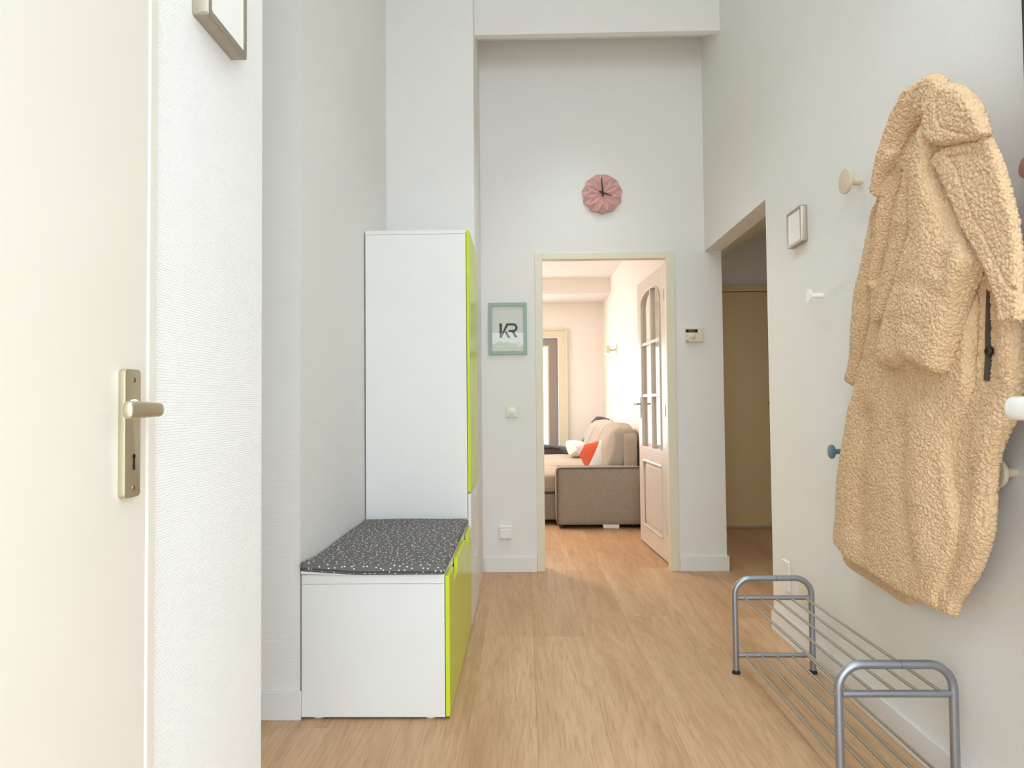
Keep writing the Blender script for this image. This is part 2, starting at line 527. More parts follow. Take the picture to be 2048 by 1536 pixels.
# living room shell
S('wall_living_right', [(1.05, 1.15, YB + 0.11, 9.1, 0, 2.75)], 'wall_warm', 'warm white right wall of the living room behind the sofa', 'wall')
S('wall_living_back', [(0.455, 1.05, 8.97, 9.08, 0, 2.75), (-1.55, 0.455, 8.97, 9.08, 2.02, 2.75), (-3.6, -1.55, 8.97, 9.08, 0, 2.75)], 'wall_warm', 'warm white far wall of the living room', 'wall')
S('wall_living_left', [(-3.7, -3.6, YB, 9.1, 0, 2.75)], 'wall_warm', 'warm white left wall of the living room out of view', 'wall')
S('wall_living_front', [(-3.6, -0.287, YB + 0.08, YB + 0.11, 0, 2.75), (-0.287, 0.073, YB + 0.11, YB + 0.115, 0, 2.75)], 'wall_warm', 'warm white near wall of the living room out of view', 'wall')
S('ceiling_living', [(-3.7, 1.15, YB + 0.11, 9.1, 2.62, 2.75)], 'wall_warm', 'warm lit white ceiling of the living room', 'ceiling')
for xs in (0.02,):
    pass
S('trim_1', [(-3.6, 1.05, 8.17, 8.97, 2.44, 2.62)], 'wall_warm', 'lowered white ceiling edge along far wall of the living room', 'beam')

# garden window of the living room: casing, grey sash, pane
w = thing('window_1', 'tall grey framed garden window at the living room far end', 'window', (-0.55, 8.97, 0), kind='structure')
part('casing', MB().box(0.445, 0.562, 8.945, 8.985, 0, 2.10, 0.006).box(-1.65, 0.445, 8.945, 8.985, 1.985, 2.10, 0.006), 'cream_frame', w)
part('casing_moulding', MB().box(0.535, 0.570, 8.925, 8.95, 0, 2.108, 0.006).box(-1.65, 0.535, 8.925, 8.95, 2.075, 2.108, 0.006), 'cream_frame', w)
part('sash', MB().box(0.325, 0.445, 8.99, 9.05, 0.02, 1.985, 0.006).box(-1.55, 0.325, 8.99, 9.05, 1.885, 1.985, 0.006).box(-1.55, 0.325, 8.99, 9.05, 0.02, 0.52, 0.006), 'grey_sash', w)
part('glazing_bead', MB().box(0.300, 0.325, 9.0, 9.04, 0.52, 1.885, 0.005).box(-1.55, 0.300, 9.0, 9.04, 1.860, 1.885, 0.005), 'cream_frame', w)
part('pane', MB().box(-1.55, 0.300, 9.015, 9.021, 0.52, 1.86), 'glass', w)

# passage on the right
S('wall_passage_end', [(1.15, 3.2, 6.0, 6.1, 0, 3.4)], 'wall', 'shaded end wall of the passage above a door', 'wall')
S('wall_passage_right', [(3.2, 3.3, 2.2, 6.1, 0, 3.4)], 'wall', 'shaded right wall of the passage out of view', 'wall')
S('wall_passage_near', [(1.316, 3.2, 2.2, 2.3, 0, 3.4)], 'wall', 'shaded near wall of the passage out of view', 'wall')
struct('ceiling_passage', MB().prism([(1.316, 2.125), (3.25, 3.23), (3.25, 3.33), (1.316, 2.225)], 'y', 2.2, 6.05), 'wall', 'sloping ceiling of the dim passage', 'ceiling')

# trim: frame of the living room doorway
f = thing('trim_2', 'cream door frame around the living room doorway', 'door frame', (0.54, YB, 0), kind='structure')
part('jamb', MB().box(0.073, 0.124, YB - 0.006, YB + 0.118, 0, 2.114, 0.003), 'cream_frame', f)
part('jamb', MB().box(0.944, 1.004, YB - 0.006, YB + 0.055, 0, 2.114, 0.003).box(0.972, 1.004, YB + 0.05, YB + 0.118, 0, 2.114, 0.003), 'cream_frame', f)
part('head', MB().box(0.124, 0.944, YB - 0.006, YB + 0.055, 2.068, 2.114, 0.003).box(0.124, 0.972, YB + 0.05, YB + 0.118, 2.082, 2.114, 0.003), 'cream_frame', f)

# trim: frame of the near left door
f = thing('trim_3', 'cream steel frame edge beside the near left door', 'door frame', (-0.55, 0.97, 0), kind='structure')
part('jamb', MB().box(-0.60, -0.544, 0.9635, 0.9865, 0, 2.125, 0.004), 'cream', f)
part('head', MB().box(-0.60, -0.544, 0.10, 0.9635, 2.085, 2.125, 0.004), 'cream', f)

def rounded(x0, x1, z0, z1, r, n=6):
    pts = []
    for cx, cz, a0 in ((x1 - r, z1 - r, 0), (x0 + r, z1 - r, 90), (x0 + r, z0 + r, 180), (x1 - r, z0 + r, 270)):
        for k in range(n + 1):
            a = math.radians(a0 + 90 * k / n)
            pts.append((cx + r * math.cos(a), cz + r * math.sin(a)))
    return pts

# near left door with its plate and lever (closed, faces the hall)
d = thing('door_1', 'plain cream flush door with champagne lever handle, nearest on the left', 'door', (-0.56, 0.55, 0), kind='structure')
part('leaf', MB().box(-0.60, -0.5455, 0.13, 0.9625, 0.008, 2.083, 0.002), 'cream', d)
XD = -0.5455
pl = part('handle_plate', MB().prism(rounded(0.8955, 0.9325, 0.984, 1.1585, 0.006), 'x', XD, XD + 0.0095, 0.0022, 2), 'nickel', d, True, label='champagne metal handle plate')
for zz in (1.144, 0.9965):
    part('screw', MB().lathe((XD + 0.009, 0.916, zz), (1, 0, 0), [(0, 0.0036), (0.0012, 0.0036), (0.0016, 0.0030)], 16), 'screw', pl, True)
    part('screw_slot', MB().box(XD + 0.0098, XD + 0.0108, 0.9153, 0.9167, zz - 0.003, zz + 0.003), 'keyhole', pl)
kh = MB().lathe((XD + 0.0085, 0.9165, 1.0395), (1, 0, 0), [(0, 0.0034), (0.0014, 0.0034)], 16)
kh.prism([(0.9148, 1.0385), (0.9182, 1.0385), (0.9192, 1.021), (0.9138, 1.021)], 'x', XD + 0.0085, XD + 0.0099)
part('keyhole', kh, 'keyhole', pl)
lv = MB()
path, rr = [], []
part('collar', MB().lathe((XD + 0.009, 0.914, 1.107), (1, 0, 0), [(0, 0.0105), (0.004, 0.0105), (0.006, 0.0085)], 24), 'white_plastic', pl, True, label='white plastic ring behind the lever')
def lever(y_spin, y_tip, x_face, reach, z, h0, h1, w0, w1, sx=1, nseg=24):
    """L-shaped lever: neck out of the plate, elbow, flattened oval bar along the door"""
    vs, fs = [], []
    sgn = 1 if y_tip > y_spin else -1
    pts = [(x_face, y_spin, 0.0075, 0.0075), (x_face + sx * reach * 0.55, y_spin, 0.0075, 0.0075)]
    for a in (15, 35, 55, 75, 90):
        r = 0.020
        pts.append((x_face + sx * (reach - r + r * math.sin(math.radians(a))), y_spin + sgn * r * (1 - math.cos(math.radians(a))),
                    0.0075 + (w0 - 0.0075) * a / 90, 0.0075 + (h0 - 0.0075) * a / 90))
    for t in (0.3, 0.6, 0.85, 0.95, 0.985, 1.0):
        y = pts[6][1] + (y_tip - pts[6][1]) * t
        k = {0.95: 0.96, 0.985: 0.80, 1.0: 0.45}.get(t, 1.0)
        pts.append((x_face + sx * reach, y, (w0 + (w1 - w0) * t) * k, (h0 + (h1 - h0) * t) * k))
    n = nseg
    for i, (x, y, w, h) in enumerate(pts):
        p, q = pts[max(i - 1, 0)], pts[min(i + 1, len(pts) - 1)]
        t = Vector((q[0] - p[0], q[1] - p[1], 0)).normalized()
        nx = Vector((-t.y, t.x, 0))
        for k in range(n):
            a = 2 * math.pi * k / n
            c, s = math.cos(a), math.sin(a)
            c = math.copysign(abs(c) ** 0.7, c)
            s = math.copysign(abs(s) ** 0.7, s)
            vs.append(Vector((x, y, z)) + nx * (w * c) + Vector((0, 0, h * s)))
    for i in range(len(pts) - 1):
        for k in range(n):
            k2 = (k + 1) % n
            fs.append((i * n + k, i * n + k2, (i + 1) * n + k2, (i + 1) * n + k))
    fs.append(tuple(range(n)))
    fs.append(tuple((len(pts) - 1) * n + k for k in range(n)))
    return MB().add(vs, fs)
part('lever', lever(0.914, 0.826, XD + 0.012, 0.041, 1.103, 0.0094, 0.0118, 0.0058, 0.0070), 'nickel', d, True, 50, label='champagne metal lever')

# passage door, closed, in the dim passage
d = thing('door_3', 'plain cream door standing closed at the end of the dim passage', 'door', (1.85, 5.97, 0), kind='structure')
part('leaf', MB().box(1.42, 2.26, 5.962, 6.0, 0.022, 2.075, 0.002), 'passage_cream', d)
part('lever', lever(2.19, 2.11, 5.95, 0.045, 1.091, 0.010, 0.010, 0.007, 0.007), 'chrome', d) if False else None
lvm = MB().tube([(2.19, 5.962, 1.091), (2.19, 5.925, 1.091), (2.18, 5.915, 1.091), (2.115, 5.913, 1.091)], [0.009, 0.009, 0.010, 0.010], 12)
part('lever', lvm, 'chrome', d, True, 50, label='chrome lever')
part('handle_plate', MB().box(2.17, 2.21, 5.954, 5.962, 0.98, 1.15, 0.003), 'chrome', d)
f = thing('trim_4', 'cream frame of the door at the passage end', 'door frame', (1.85, 5.98, 0), kind='structure')
part('head', MB().box(1.36, 2.32, 5.945, 6.0, 2.079, 2.13, 0.003), 'passage_cream', f)
part('jamb', MB().box(1.36, 1.415, 5.945, 6.0, 0, 2.079, 0.003), 'passage_cream', f)
part('jamb', MB().box(2.265, 2.32, 5.945, 6.0, 0, 2.079, 0.003), 'passage_cream', f)

# dark green front door, folded back along the right wall
d = thing('door_4', 'dark green glazed front door folded back at the right picture edge', 'door', (1.10, 1.0, 0), kind='structure')
part('stile', MB().box(1.085, 1.135, 1.352, 1.462, 0.012, 2.35, 0.003), 'dark_green', d)
part('stile', MB().box(1.085, 1.135, 0.85, 0.95, 0.012, 2.35, 0.003), 'dark_green', d)
part('rail', MB().box(1.085, 1.135, 0.95, 1.352, 0.012, 0.26, 0.003), 'dark_green', d)
part('rail', MB().box(1.085, 1.135, 0.95, 1.352, 2.22, 2.35, 0.003), 'dark_green', d)
part('pane', MB().box(1.107, 1.113, 0.95, 1.352, 0.26, 2.22), 'glass', d)
part('rosette', MB().lathe((1.085, 1.402, 1.088), (-1, 0, 0), [(0, 0.026), (0.007, 0.026), (0.009, 0.022)], 24), 'white_plastic', d, True, label='white rosette')
part('lever', lever(1.402, 1.270, 1.078, 0.090, 1.088, 0.024, 0.024, 0.017, 0.015, sx=-1), 'white_plastic', d, True, 60, label='white rounded lever handle')

# living room door: arched six-pane glazing over a panel, swung open into the living room
DH, DF = Vector((0.968, 4.655, 0)), Vector((0.922, 5.495, 0))
dd = (DF - DH).normalized()
dn = Vector((-dd.y, dd.x, 0))            # towards the hall's centre line (-X)
W = (DF - DH).length
def dloc(mb):
    mb.v = [tuple(DH + dd * x - dn * y + Vector((0, 0, z))) for x, y, z in mb.v]   # y < 0 is the seen face side
    return mb
d = thing('door_2', 'cream open door with arched six pane glazing above a panel, living room', 'door', tuple(DH), kind='structure')
T0, T1 = 0.0, 0.038
part('stile', dloc(MB().box(0, 0.125, T0, T1, 0.012, 2.066, 0.002)), 'cream', d)
part('stile', dloc(MB().box(W - 0.135, W, T0, T1, 0.012, 2.066, 0.002)), 'cream', d)
part('rail', dloc(MB().box(0.125, W - 0.135, T0, T1, 0.012, 0.15, 0.001)), 'cream', d)
part('rail', dloc(MB().box(0.125, W - 0.135, T0, T1, 0.665, 0.768, 0.001)), 'cream', d)
s0, s1 = 0.125, W - 0.135
def arch(s):
    u = abs((s - (s0 + s1) / 2) / ((s1 - s0) / 2))
    return 1.865 + 0.105 * max(0.0, 1 - u ** 2.6) ** (1 / 1.8)
n = 24
pts = [(s0, 2.066), (s0, arch(s0))] + [(s0 + (s1 - s0) * k / n, arch(s0 + (s1 - s0) * k / n)) for k in range(1, n)] + [(s1, arch(s1)), (s1, 2.066)]
part('rail', dloc(MB().prism(pts, 'y', T0, T1)), 'cream', d)
am = MB()
ring = [(s0 + (s1 - s0) * k / n, arch(s0 + (s1 - s0) * k / n)) for k in range(n + 1)]
am.tube([(s, -0.003, z - 0.006) for s, z in ring], 0.006, 8)
am.tube([(s0 + 0.006, -0.003, 0.77), (s0 + 0.006, -0.003, arch(s0))], 0.006, 8)
am.tube([(s1 - 0.006, -0.003, 0.77), (s1 - 0.006, -0.003, arch(s1))], 0.006, 8)
part('glazing_bead', dloc(am), 'cream', d, True)
sm = (s0 + s1) / 2
zs = [0.768, 1.162, 1.562]
part('muntin', dloc(MB().box(sm - 0.012, sm + 0.012, T0 - 0.002, T1, 0.768, arch(sm), 0.003)), 'cream', d)
for z in zs[1:]:
    part('muntin', dloc(MB().box(s0, s1, T0 - 0.002, T1, z - 0.012, z + 0.012, 0.003)), 'cream', d)
for a, b in ((s0, sm - 0.012), (sm + 0.012, s1)):
    for i, z in enumerate(zs):
        z0 = z + (0.012 if i else 0)
        if i < 2:
            mb = MB().box(a, b, 0.017, 0.021, z0, zs[i + 1] - 0.012)
        else:
            mb = MB().prism([(a, z0), (b, z0)] + [(b + (a - b) * k / 12, arch(b + (a - b) * k / 12)) for k in range(13)], 'y', 0.017, 0.021)
        part('pane', dloc(mb), 'glass', d)
pn = MB().box(s0 - 0.004, s1 + 0.004, 0.012, 0.026, 0.145, 0.67)
pn.prism([(s0 + 0.075, 0.185), (s1 - 0.075, 0.185), (s1 - 0.045, 0.215), (s1 - 0.045, 0.60), (s1 - 0.075, 0.63), (s0 + 0.075, 0.63), (s0 + 0.045, 0.60), (s0 + 0.045, 0.215)], 'y', 0.002, 0.014, 0.008)
part('panel', dloc(pn), 'cream', d)
mo = MB()
q = [(s0 + 0.008, 0.158), (s1 - 0.008, 0.158), (s1 - 0.008, 0.657), (s0 + 0.008, 0.657), (s0 + 0.008, 0.158)]
for a, b in zip(q[:-1], q[1:]):
    mo.tube([(a[0], 0.0, a[1]), (b[0], 0.0, b[1])], 0.009, 8)
part('moulding', dloc(mo), 'cream', d, True)
hl = MB().tube([(W - 0.065, 0.0, 1.098), (W - 0.065, -0.042, 1.098), (W - 0.075, -0.050, 1.098), (W - 0.175, -0.050, 1.098)], [0.008, 0.008, 0.009, 0.009], 12)
part('lever', dloc(hl), 'chrome', d, True, 50, label='chrome lever')
part('handle_plate', dloc(MB().box(W - 0.085, W - 0.045, -0.006, 0.0, 0.985, 1.155, 0.003)), 'chrome', d)
part('lock_face', dloc(MB().box(W - 0.0005, W + 0.0015, 0.010, 0.028, 0.98, 1.15)), 'chrome', d)
hl = MB().tube([(W - 0.065, T1, 1.098), (W - 0.065, T1 + 0.042, 1.098), (W - 0.075, T1 + 0.050, 1.098), (W - 0.175, T1 + 0.050, 1.098)], [0.008, 0.008, 0.009, 0.009], 12)
part('lever', dloc(hl), 'chrome', d, True, 50, label='chrome lever')
for z in (0.25, 1.05, 1.85):
    part('hinge', MB().tube([(DH.x - 0.004, DH.y - 0.008, z - 0.04), (DH.x - 0.004, DH.y - 0.008, z + 0.04)], 0.006, 10), 'cream', d, True)

# outdoors, in front of the house (only its light and its reflection reach the picture)
S('pavement', [(-6, 1.35, -7, -0.35, -0.12, -0.02), (1.35, 6, -7, 2.1, -0.12, -0.02)], 'paving', 'grey paving outside the front doorway', 'pavement')
rng = random.Random(9)
hb = MB()
for i in range(3000):
    x = rng.uniform(-1.4, 0.6)
    top = 2.34 - 0.35 * (x + 0.35) ** 2
    z = top * rng.random() ** 0.55
    y = -4.6 + rng.uniform(-0.35, 0.35)
    c = Vector((x, y, max(0.0, z)))
    a, b = rng.uniform(0, 6.28), rng.uniform(-0.9, 0.9)
    u = Vector((math.cos(a), math.sin(a) * 0.4, b)).normalized() * 0.06
    v = u.cross(Vector((rng.uniform(-1, 1), rng.uniform(-1, 1), 0.7))).normalized() * 0.03
    hb.add([c - u, c + v, c + u, c - v], [(0, 1, 2), (0, 2, 3)])
hedge_mesh = bpy.data.meshes.new('hedge')
hedge_mesh.from_pydata(hb.v, [], hb.f)
tag(part('hedge', hedge_mesh, 'leaf'), 'leafy green hedge outdoors, seen mirrored in the sage picture frame', 'hedge', kind='stuff')

# ------------------------------------------------------------------ bench and cabinet
XF0, XF1 = -0.2885, -0.2735       # thickness of the fronts
def notched(y0, y1, z0, z1, notches, depth):
    """front outline with rectangular grip notches in its top edge (bottom of each notch slants a little)"""
    p = [(y0, z0), (y1, z0), (y1, z1)]
    for a, b in sorted(notches, reverse=True):
        p += [(b, z1), (b - 0.006, z1 - depth), (a + 0.006, z1 - depth), (a, z1)]
    p.append((y0, z1))
    return p

YA, YC, YE = 2.400, 3.372, 3.925
b = thing('storage_bench', 'low white storage bench with lime green drawer front and dotted grey cushion', 'bench', (-0.54, 2.9, 0))
part('side_panel', MB().box(-0.799, -0.291, YA, YA + 0.018, 0.009, 0.4735, 0.001), 'melamine', b)
part('side_panel', MB().box(-0.799, -0.291, YC - 0.020, YC - 0.002, 0.009, 0.4735, 0.001), 'melamine', b)
part('top_panel', MB().box(-0.799, -0.291, YA - 0.0005, YC - 0.002, 0.4745, 0.507, 0.0012), 'melamine', b)
part('bottom_panel', MB().box(-0.797, -0.293, YA + 0.018, YC - 0.020, 0.012, 0.048), 'melamine', b)
part('back_panel', MB().box(-0.797, -0.790, YA + 0.018, YC - 0.020, 0.03, 0.473), 'melamine', b)
part('drawer_front', MB().prism(notched(YA + 0.001, YC - 0.003, 0.010, 0.500, [(YA + 0.143, YA + 0.293), (YA + 0.640, YA + 0.800)], 0.052), 'x', XF0, XF1, 0.0014), 'lime', b, label='glossy lime green drawer front with two grip notches')
part('drawer_box', MB().box(-0.78, -0.2935, YA + 0.03, YC - 0.03, 0.055, 0.43), 'melamine', b)
for x in (-0.745, -0.345):
    for y in (YA + 0.030, YC - 0.06):
        part('foot', MB().lathe((x, y, 0), (0, 0, 1), [(0, 0.020), (0.003, 0.022), (0.0095, 0.022)], 20), 'white_plastic', b, True)

c = thing('tall_cabinet', 'tall white wardrobe cabinet with lime green doors above white drawers', 'cabinet', (-0.54, 3.65, 0))
part('side_panel', MB().box(-0.799, -0.291, YC, YC + 0.018, 0.009, 1.966, 0.001), 'melamine', c)
part('side_panel', MB().box(-0.799, -0.291, YE - 0.018, YE, 0.009, 1.966, 0.001), 'melamine', c)
part('top_panel', MB().box(-0.799, -0.291, YC - 0.0005, YE, 1.967, 1.987, 0.001), 'melamine', c)
part('bottom_panel', MB().box(-0.797, -0.293, YC + 0.018, YE - 0.018, 0.03, 0.048), 'melamine', c)
part('back_panel', MB().box(-0.797, -0.790, YC + 0.018, YE - 0.018, 0.03, 1.966), 'melamine', c)
part('shelf', MB().box(-0.79, -0.300, YC + 0.018, YE - 0.018, 0.655, 0.673), 'melamine', c)
part('shelf', MB().box(-0.79, -0.310, YC + 0.018, YE - 0.018, 1.50, 1.518), 'melamine', c)
ym = (YC + YE) / 2
zt, zb = 1.985, 0.668
n0, n1 = 1.275, 1.395
part('cabinet_door', MB().prism([(YC + 0.001, zb), (ym - 0.0012, zb), (ym - 0.0012, n0), (ym - 0.022, n0 + 0.008), (ym - 0.022, n1 - 0.008), (ym - 0.0012, n1), (ym - 0.0012, zt), (YC + 0.001, zt)], 'x', XF0, XF1, 0.0012), 'lime', c, label='glossy lime green cabinet door, nearer of the pair')
part('cabinet_door', MB().prism([(YE - 0.001, zb), (YE - 0.001, zt), (ym + 0.0012, zt), (ym + 0.0012, n1), (ym + 0.022, n1 - 0.008), (ym + 0.022, n0 + 0.008), (ym + 0.0012, n0), (ym + 0.0012, zb)], 'x', XF0, XF1, 0.0012), 'lime', c, label='glossy lime green cabinet door, farther of the pair')
for z0, z1 in ((0.010, 0.337), (0.341, 0.663)):
    part('drawer_front', MB().prism(notched(YC + 0.001, YE - 0.001, z0, z1, [(ym - 0.06, ym + 0.06)], 0.045), 'x', XF0, XF1, 0.0012), 'melamine', c)
for x in (-0.745, -0.345):
    for y in (YC + 0.05, YE - 0.06):
        part('foot', MB().lathe((x, y, 0), (0, 0, 1), [(0, 0.020), (0.003, 0.022), (0.0095, 0.022)], 20), 'white_plastic', c, True)

# bench cushion: thin quilted mat, one front corner curling up off its white lining
def slab_cushion(name, x0, x1, y0, y1, z0, h, r, nx, ny, lift, crease):
    rs = np.random.RandomState(4)
    gx, gy = np.linspace(x0, x1, nx), np.linspace(y0, y1, ny)
    vs, fs = [], []
    for side in (0, 1):
        for j, y in enumerate(gy):
            for i, x in enumerate(gx):
                d = min(x - x0, x1 - x, y - y0, y1 - y)
                t = min(1.0, max(0.0, d / r))
                prof = math.sqrt(max(0.0, 1 - (1 - t) ** 2))
                zz = z0 + lift(x, y)
                mid = 0.40 * h
                if side:
                    zz += mid + (h - mid) * prof + crease(x, y) * prof
                else:
                    zz += mid * (1 - prof)
                vs.append((x, y, zz))
    N = nx * ny
    for j in range(ny - 1):
        for i in range(nx - 1):
            a = j * nx + i
            fs.append((a, a + nx, a + nx + 1, a + 1))
            fs.append((N + a, N + a + 1, N + a + nx + 1, N + a + nx))
    return MB().add(vs, fs)
def _lift(x, y):
    u = max(0.0, (-0.60 - x) / 0.2) * max(0.0, (2.55 - y) / 0.18)
    return 0.0006 + 0.016 * min(1.2, u)
def _crease(x, y):
    z = 0.0015 * math.sin(x * 17 + 2) * math.sin(y * 9)
    for yc, a in ((2.56, 0.004), (2.71, 0.005), (2.86, 0.004), (3.04, 0.004), (3.2, 0.003)):
        z -= a * math.exp(-((y - yc - 0.012 * math.sin(x * 14 + yc * 30)) / 0.007) ** 2)
    return z
cu = thing('bench_cushion', 'thin dark grey seat cushion with small white dots on the bench', 'cushion', (-0.54, 2.9, 0.507))
part('cover', slab_cushion('cover', -0.802, -0.287, 2.384, 3.366, 0.5085, 0.034, 0.014, 70, 120, _lift, _crease), 'dots', cu, True, 180)
lin = MB()
vs = [(-0.798, 2.392), (-0.45, 2.392), (-0.45, 2.46), (-0.798, 2.46)]
nl = 24
for i in range(nl + 1):
    x = -0.797 + (0.40) * i / nl
    for y in (2.388, 2.46):
        lin.v.append((x, y, 0.5076 + _lift(x, y) * (0.35 if y < 2.4 else 0.9)))
        lin.v.append((x, y, 0.5082 + _lift(x, y) * (0.97 if y < 2.4 else 0.97)))
for i in range(nl):
    a = i * 4
    lin.f += [(a, a + 4, a + 6, a + 2), (a + 1, a + 3, a + 7, a + 5), (a, a + 1, a + 5, a + 4), (a + 2, a + 6, a + 7, a + 3)]
part('lining', lin, 'ticking', cu, label='white lining showing under the lifted front corner')
part('piping', MB().tube([(-0.785 + 0.485 * i / 30, 2.3825, 0.5145 + _lift(-0.785 + 0.485 * i / 30, 2.384)) for i in range(31)], 0.0022, 8), 'dots', cu, True)

# ------------------------------------------------------------------ shoe rack
XL, XRr, Y0, Y1 = 0.851, 1.162, 1.890, 2.805
ZT, ZC, ZL = 0.384, 0.305, 0.073
rk = thing('shoe_rack', 'silver grey tubular metal shoe rack with two rod shelves by right wall', 'shoe rack', ((XL + XRr) / 2, 2.35, 0))
for y in (Y0, Y1):
    R = 0.066
    path = [(XL, y, 0.008), (XL, y, ZT - R)]
    for a in range(10, 91, 10):
        t = math.radians(a)
        path.append((XL + R - R * math.cos(t), y, ZT - R + R * math.sin(t)))
    for a in range(0, 91, 10):
        t = math.radians(a)
        path.append((XRr - R + R * math.sin(t), y, ZT - R + R * math.cos(t)))
    path += [(XRr, y, 0.008)]
    part('end_frame', MB().tube(path, 0.0118, 20), 'rack', rk, True, 60)
    xm = (XL + XRr) / 2 + 0.012
    part('joint', MB().tube([(xm, y, ZT), (xm + 0.0012, y, ZT)], 0.01195, 20), 'black', rk)
    for z in (ZC, ZL):
        part('crossbar', MB().tube([(XL + 0.009, y, z), (XRr - 0.009, y, z)], 0.0098, 18), 'rack', rk, True, 60)
        part('screw', MB().lathe((XL - 0.0112, y, z), (-1, 0, 0), [(0, 0.0042), (0.0016, 0.0040), (0.0024, 0.002)], 14), 'screw', rk, True)
    for x in (XL, XRr):
        part('foot', MB().lathe((x, y, 0), (0, 0, 1), [(0, 0.0165), (0.0045, 0.0165), (0.0075, 0.0150), (0.0125, 0.0135)], 24), 'rubber', rk, True, label='black rubber foot')
for z in (ZC, ZL):
    for k in range(5):
        x = XL + 0.040 + 0.0615 * k
        part('rod', MB().tube([(x, Y0 + 0.004, z - 0.001), (x, Y1 - 0.004, z - 0.001)], 0.0046, 12), 'rod', rk, True)

# ------------------------------------------------------------------ things on the right wall
def knob(name, label, mat, y, z, reach, r_disc, r_stem, th=0.010, group=None):
    k = thing(name, label, 'coat hook', (XR, y, z), group)
    part('stem', MB().lathe((XR, y, z), (-1, 0, 0), [(0, r_stem), (reach, r_stem)], 24), mat, k, True)
    e = min(0.002, th * 0.3)
    part('disc', MB().lathe((XR - reach, y, z), (-1, 0, 0), [(-0.001, r_disc - e), (e * 0.4, r_disc - e * 0.3), (e, r_disc), (th - e, r_disc), (th - e * 0.3, r_disc - e * 0.3), (th, r_disc - e)], 40), mat, k, True)
    return k
knob('wall_hook', 'large pale wooden disc coat hook, left of the coat', 'wood_knob', 2.409, 1.890, 0.048, 0.0445, 0.0145, 0.012)
knob('wall_hook', 'small white disc coat hook below the square wall lamp', 'white_knob', 2.739, 1.533, 0.050, 0.0265, 0.0100, 0.008)
knob('wall_hook', 'small petrol blue disc coat hook, lowest on the wall', 'blue_knob', 2.574, 0.916, 0.048, 0.0265, 0.0095, 0.009)
knob('wall_hook', 'pale wooden disc coat hook half hidden behind coat hem', 'wood_knob', 1.695, 0.926, 0.040, 0.0385, 0.0130, 0.011)
knob('wall_hook', 'dusty pink disc coat hook cut off by right picture edge', 'pink_knob', 1.548, 1.637, 0.048, 0.0260, 0.0095, 0.009)

def panel_lamp(label, cx, y0, y1, z0, z1, sgn, depth=0.028):
    """square satin nickel wall lamp with an opal front; sgn = side of the wall it stands out to"""
    k = thing('wall_lamp', label, 'wall lamp', (cx, (y0 + y1) / 2, (z0 + z1) / 2))
    xa, xb = cx, cx + sgn * depth
    outer, inner = rounded(y0, y1, z0, z1, 0.0055), rounded(y0 + 0.0125, y1 - 0.0125, z0 + 0.0125, z1 - 0.0125, 0.004)
    vs, fs = [], []
    n = len(outer)
    rings = [(xa, outer), (xb - sgn * 0.0012, outer), (xb, [(p[0] * 0.992 + 0.008 * (y0 + y1) / 2, p[1] * 0.992 + 0.008 * (z0 + z1) / 2) for p in outer]), (xb, inner), (xb - sgn * 0.004, inner), (xa, inner)]
    for x, r in rings:
        vs += [(x, p[0], p[1]) for p in r]
    for i in range(len(rings)):
        i2 = (i + 1) % len(rings)
        for j in range(n):
            j2 = (j + 1) % n
            fs.append((i * n + j, i * n + j2, i2 * n + j2, i2 * n + j))
    part('frame', MB().add(vs, fs), 'nickel_lamp', k, True, 30)
    part('diffuser', MB().prism(rounded(y0 + 0.0123, y1 - 0.0123, z0 + 0.0123, z1 - 0.0123, 0.004), 'x', xa, xb - sgn * 0.0025), 'opal', k)
    return k
panel_lamp('small square satin nickel wall lamp with white face, right wall', XR, 2.866, 3.022, 1.786, 1.942, -1)
panel_lamp('square satin nickel wall lamp cut off by top picture edge, left wall', -0.55, 1.098, 1.254, 1.762, 1.918, 1)

k = thing('wall_socket', 'white double wall socket behind the far end of the shoe rack', 'socket', (XR, 3.17, 0.30))
part('cover_plate', MB().box(XR - 0.010, XR, 3.132, 3.212, 0.232, 0.372, 0.003), 'white_plastic', k)
for z in (0.337, 0.267):
    part('socket_well', MB().lathe((XR - 0.0094, 3.172, z), (-1, 0, 0), [(0, 0.0215), (0.0012, 0.0215), (0.0012, 0.0185), (-0.004, 0.0180)], 28), 'cream_plastic', k, True)
k = thing('data_outlet', 'small cream data outlet low on wall behind the shoe rack end', 'outlet', (XR, 2.975, 0.285))
part('cover_plate', MB().box(XR - 0.010, XR, 2.935, 3.015, 0.238, 0.322, 0.003), 'cream_plastic', k)
for y in (2.958, 2.990):
    part('port', MB().box(XR - 0.0112, XR - 0.009, y - 0.010, y + 0.010, 0.286, 0.300).box(XR - 0.0112, XR - 0.009, y - 0.004, y + 0.004, 0.270, 0.290), 'white_plastic', k)

# ------------------------------------------------------------------ things on the back wall
# clock
CX, CZ = 0.528, 2.502
k = thing('wall_clock', 'dusty pink faceted ceramic wall clock with black hands', 'clock', (CX, YB, CZ))
Rr = 0.138
vs, fs = [(CX, YB - 0.026, CZ)], []
for i in range(11):
    a = math.radians(360 / 11 * i - 90)
    vs.append((CX + 0.53 * Rr * math.cos(a), YB - 0.043, CZ + 0.53 * Rr * math.sin(a)))
for i in range(11):
    a = math.radians(360 / 11 * (i + 0.5) - 90)
    vs.append((CX + 0.90 * Rr * math.cos(a), YB - 0.034, CZ + 0.90 * Rr * math.sin(a)))
for i in range(11):
    a = math.radians(360 / 11 * i - 90)
    vs.append((CX + Rr * math.cos(a), YB - 0.006, CZ + Rr * math.sin(a)))
for i in range(11):
    a = math.radians(360 / 11 * (i + 0.5) - 90)
    vs.append((CX + 0.87 * Rr * math.cos(a), YB, CZ + 0.87 * Rr * math.sin(a)))
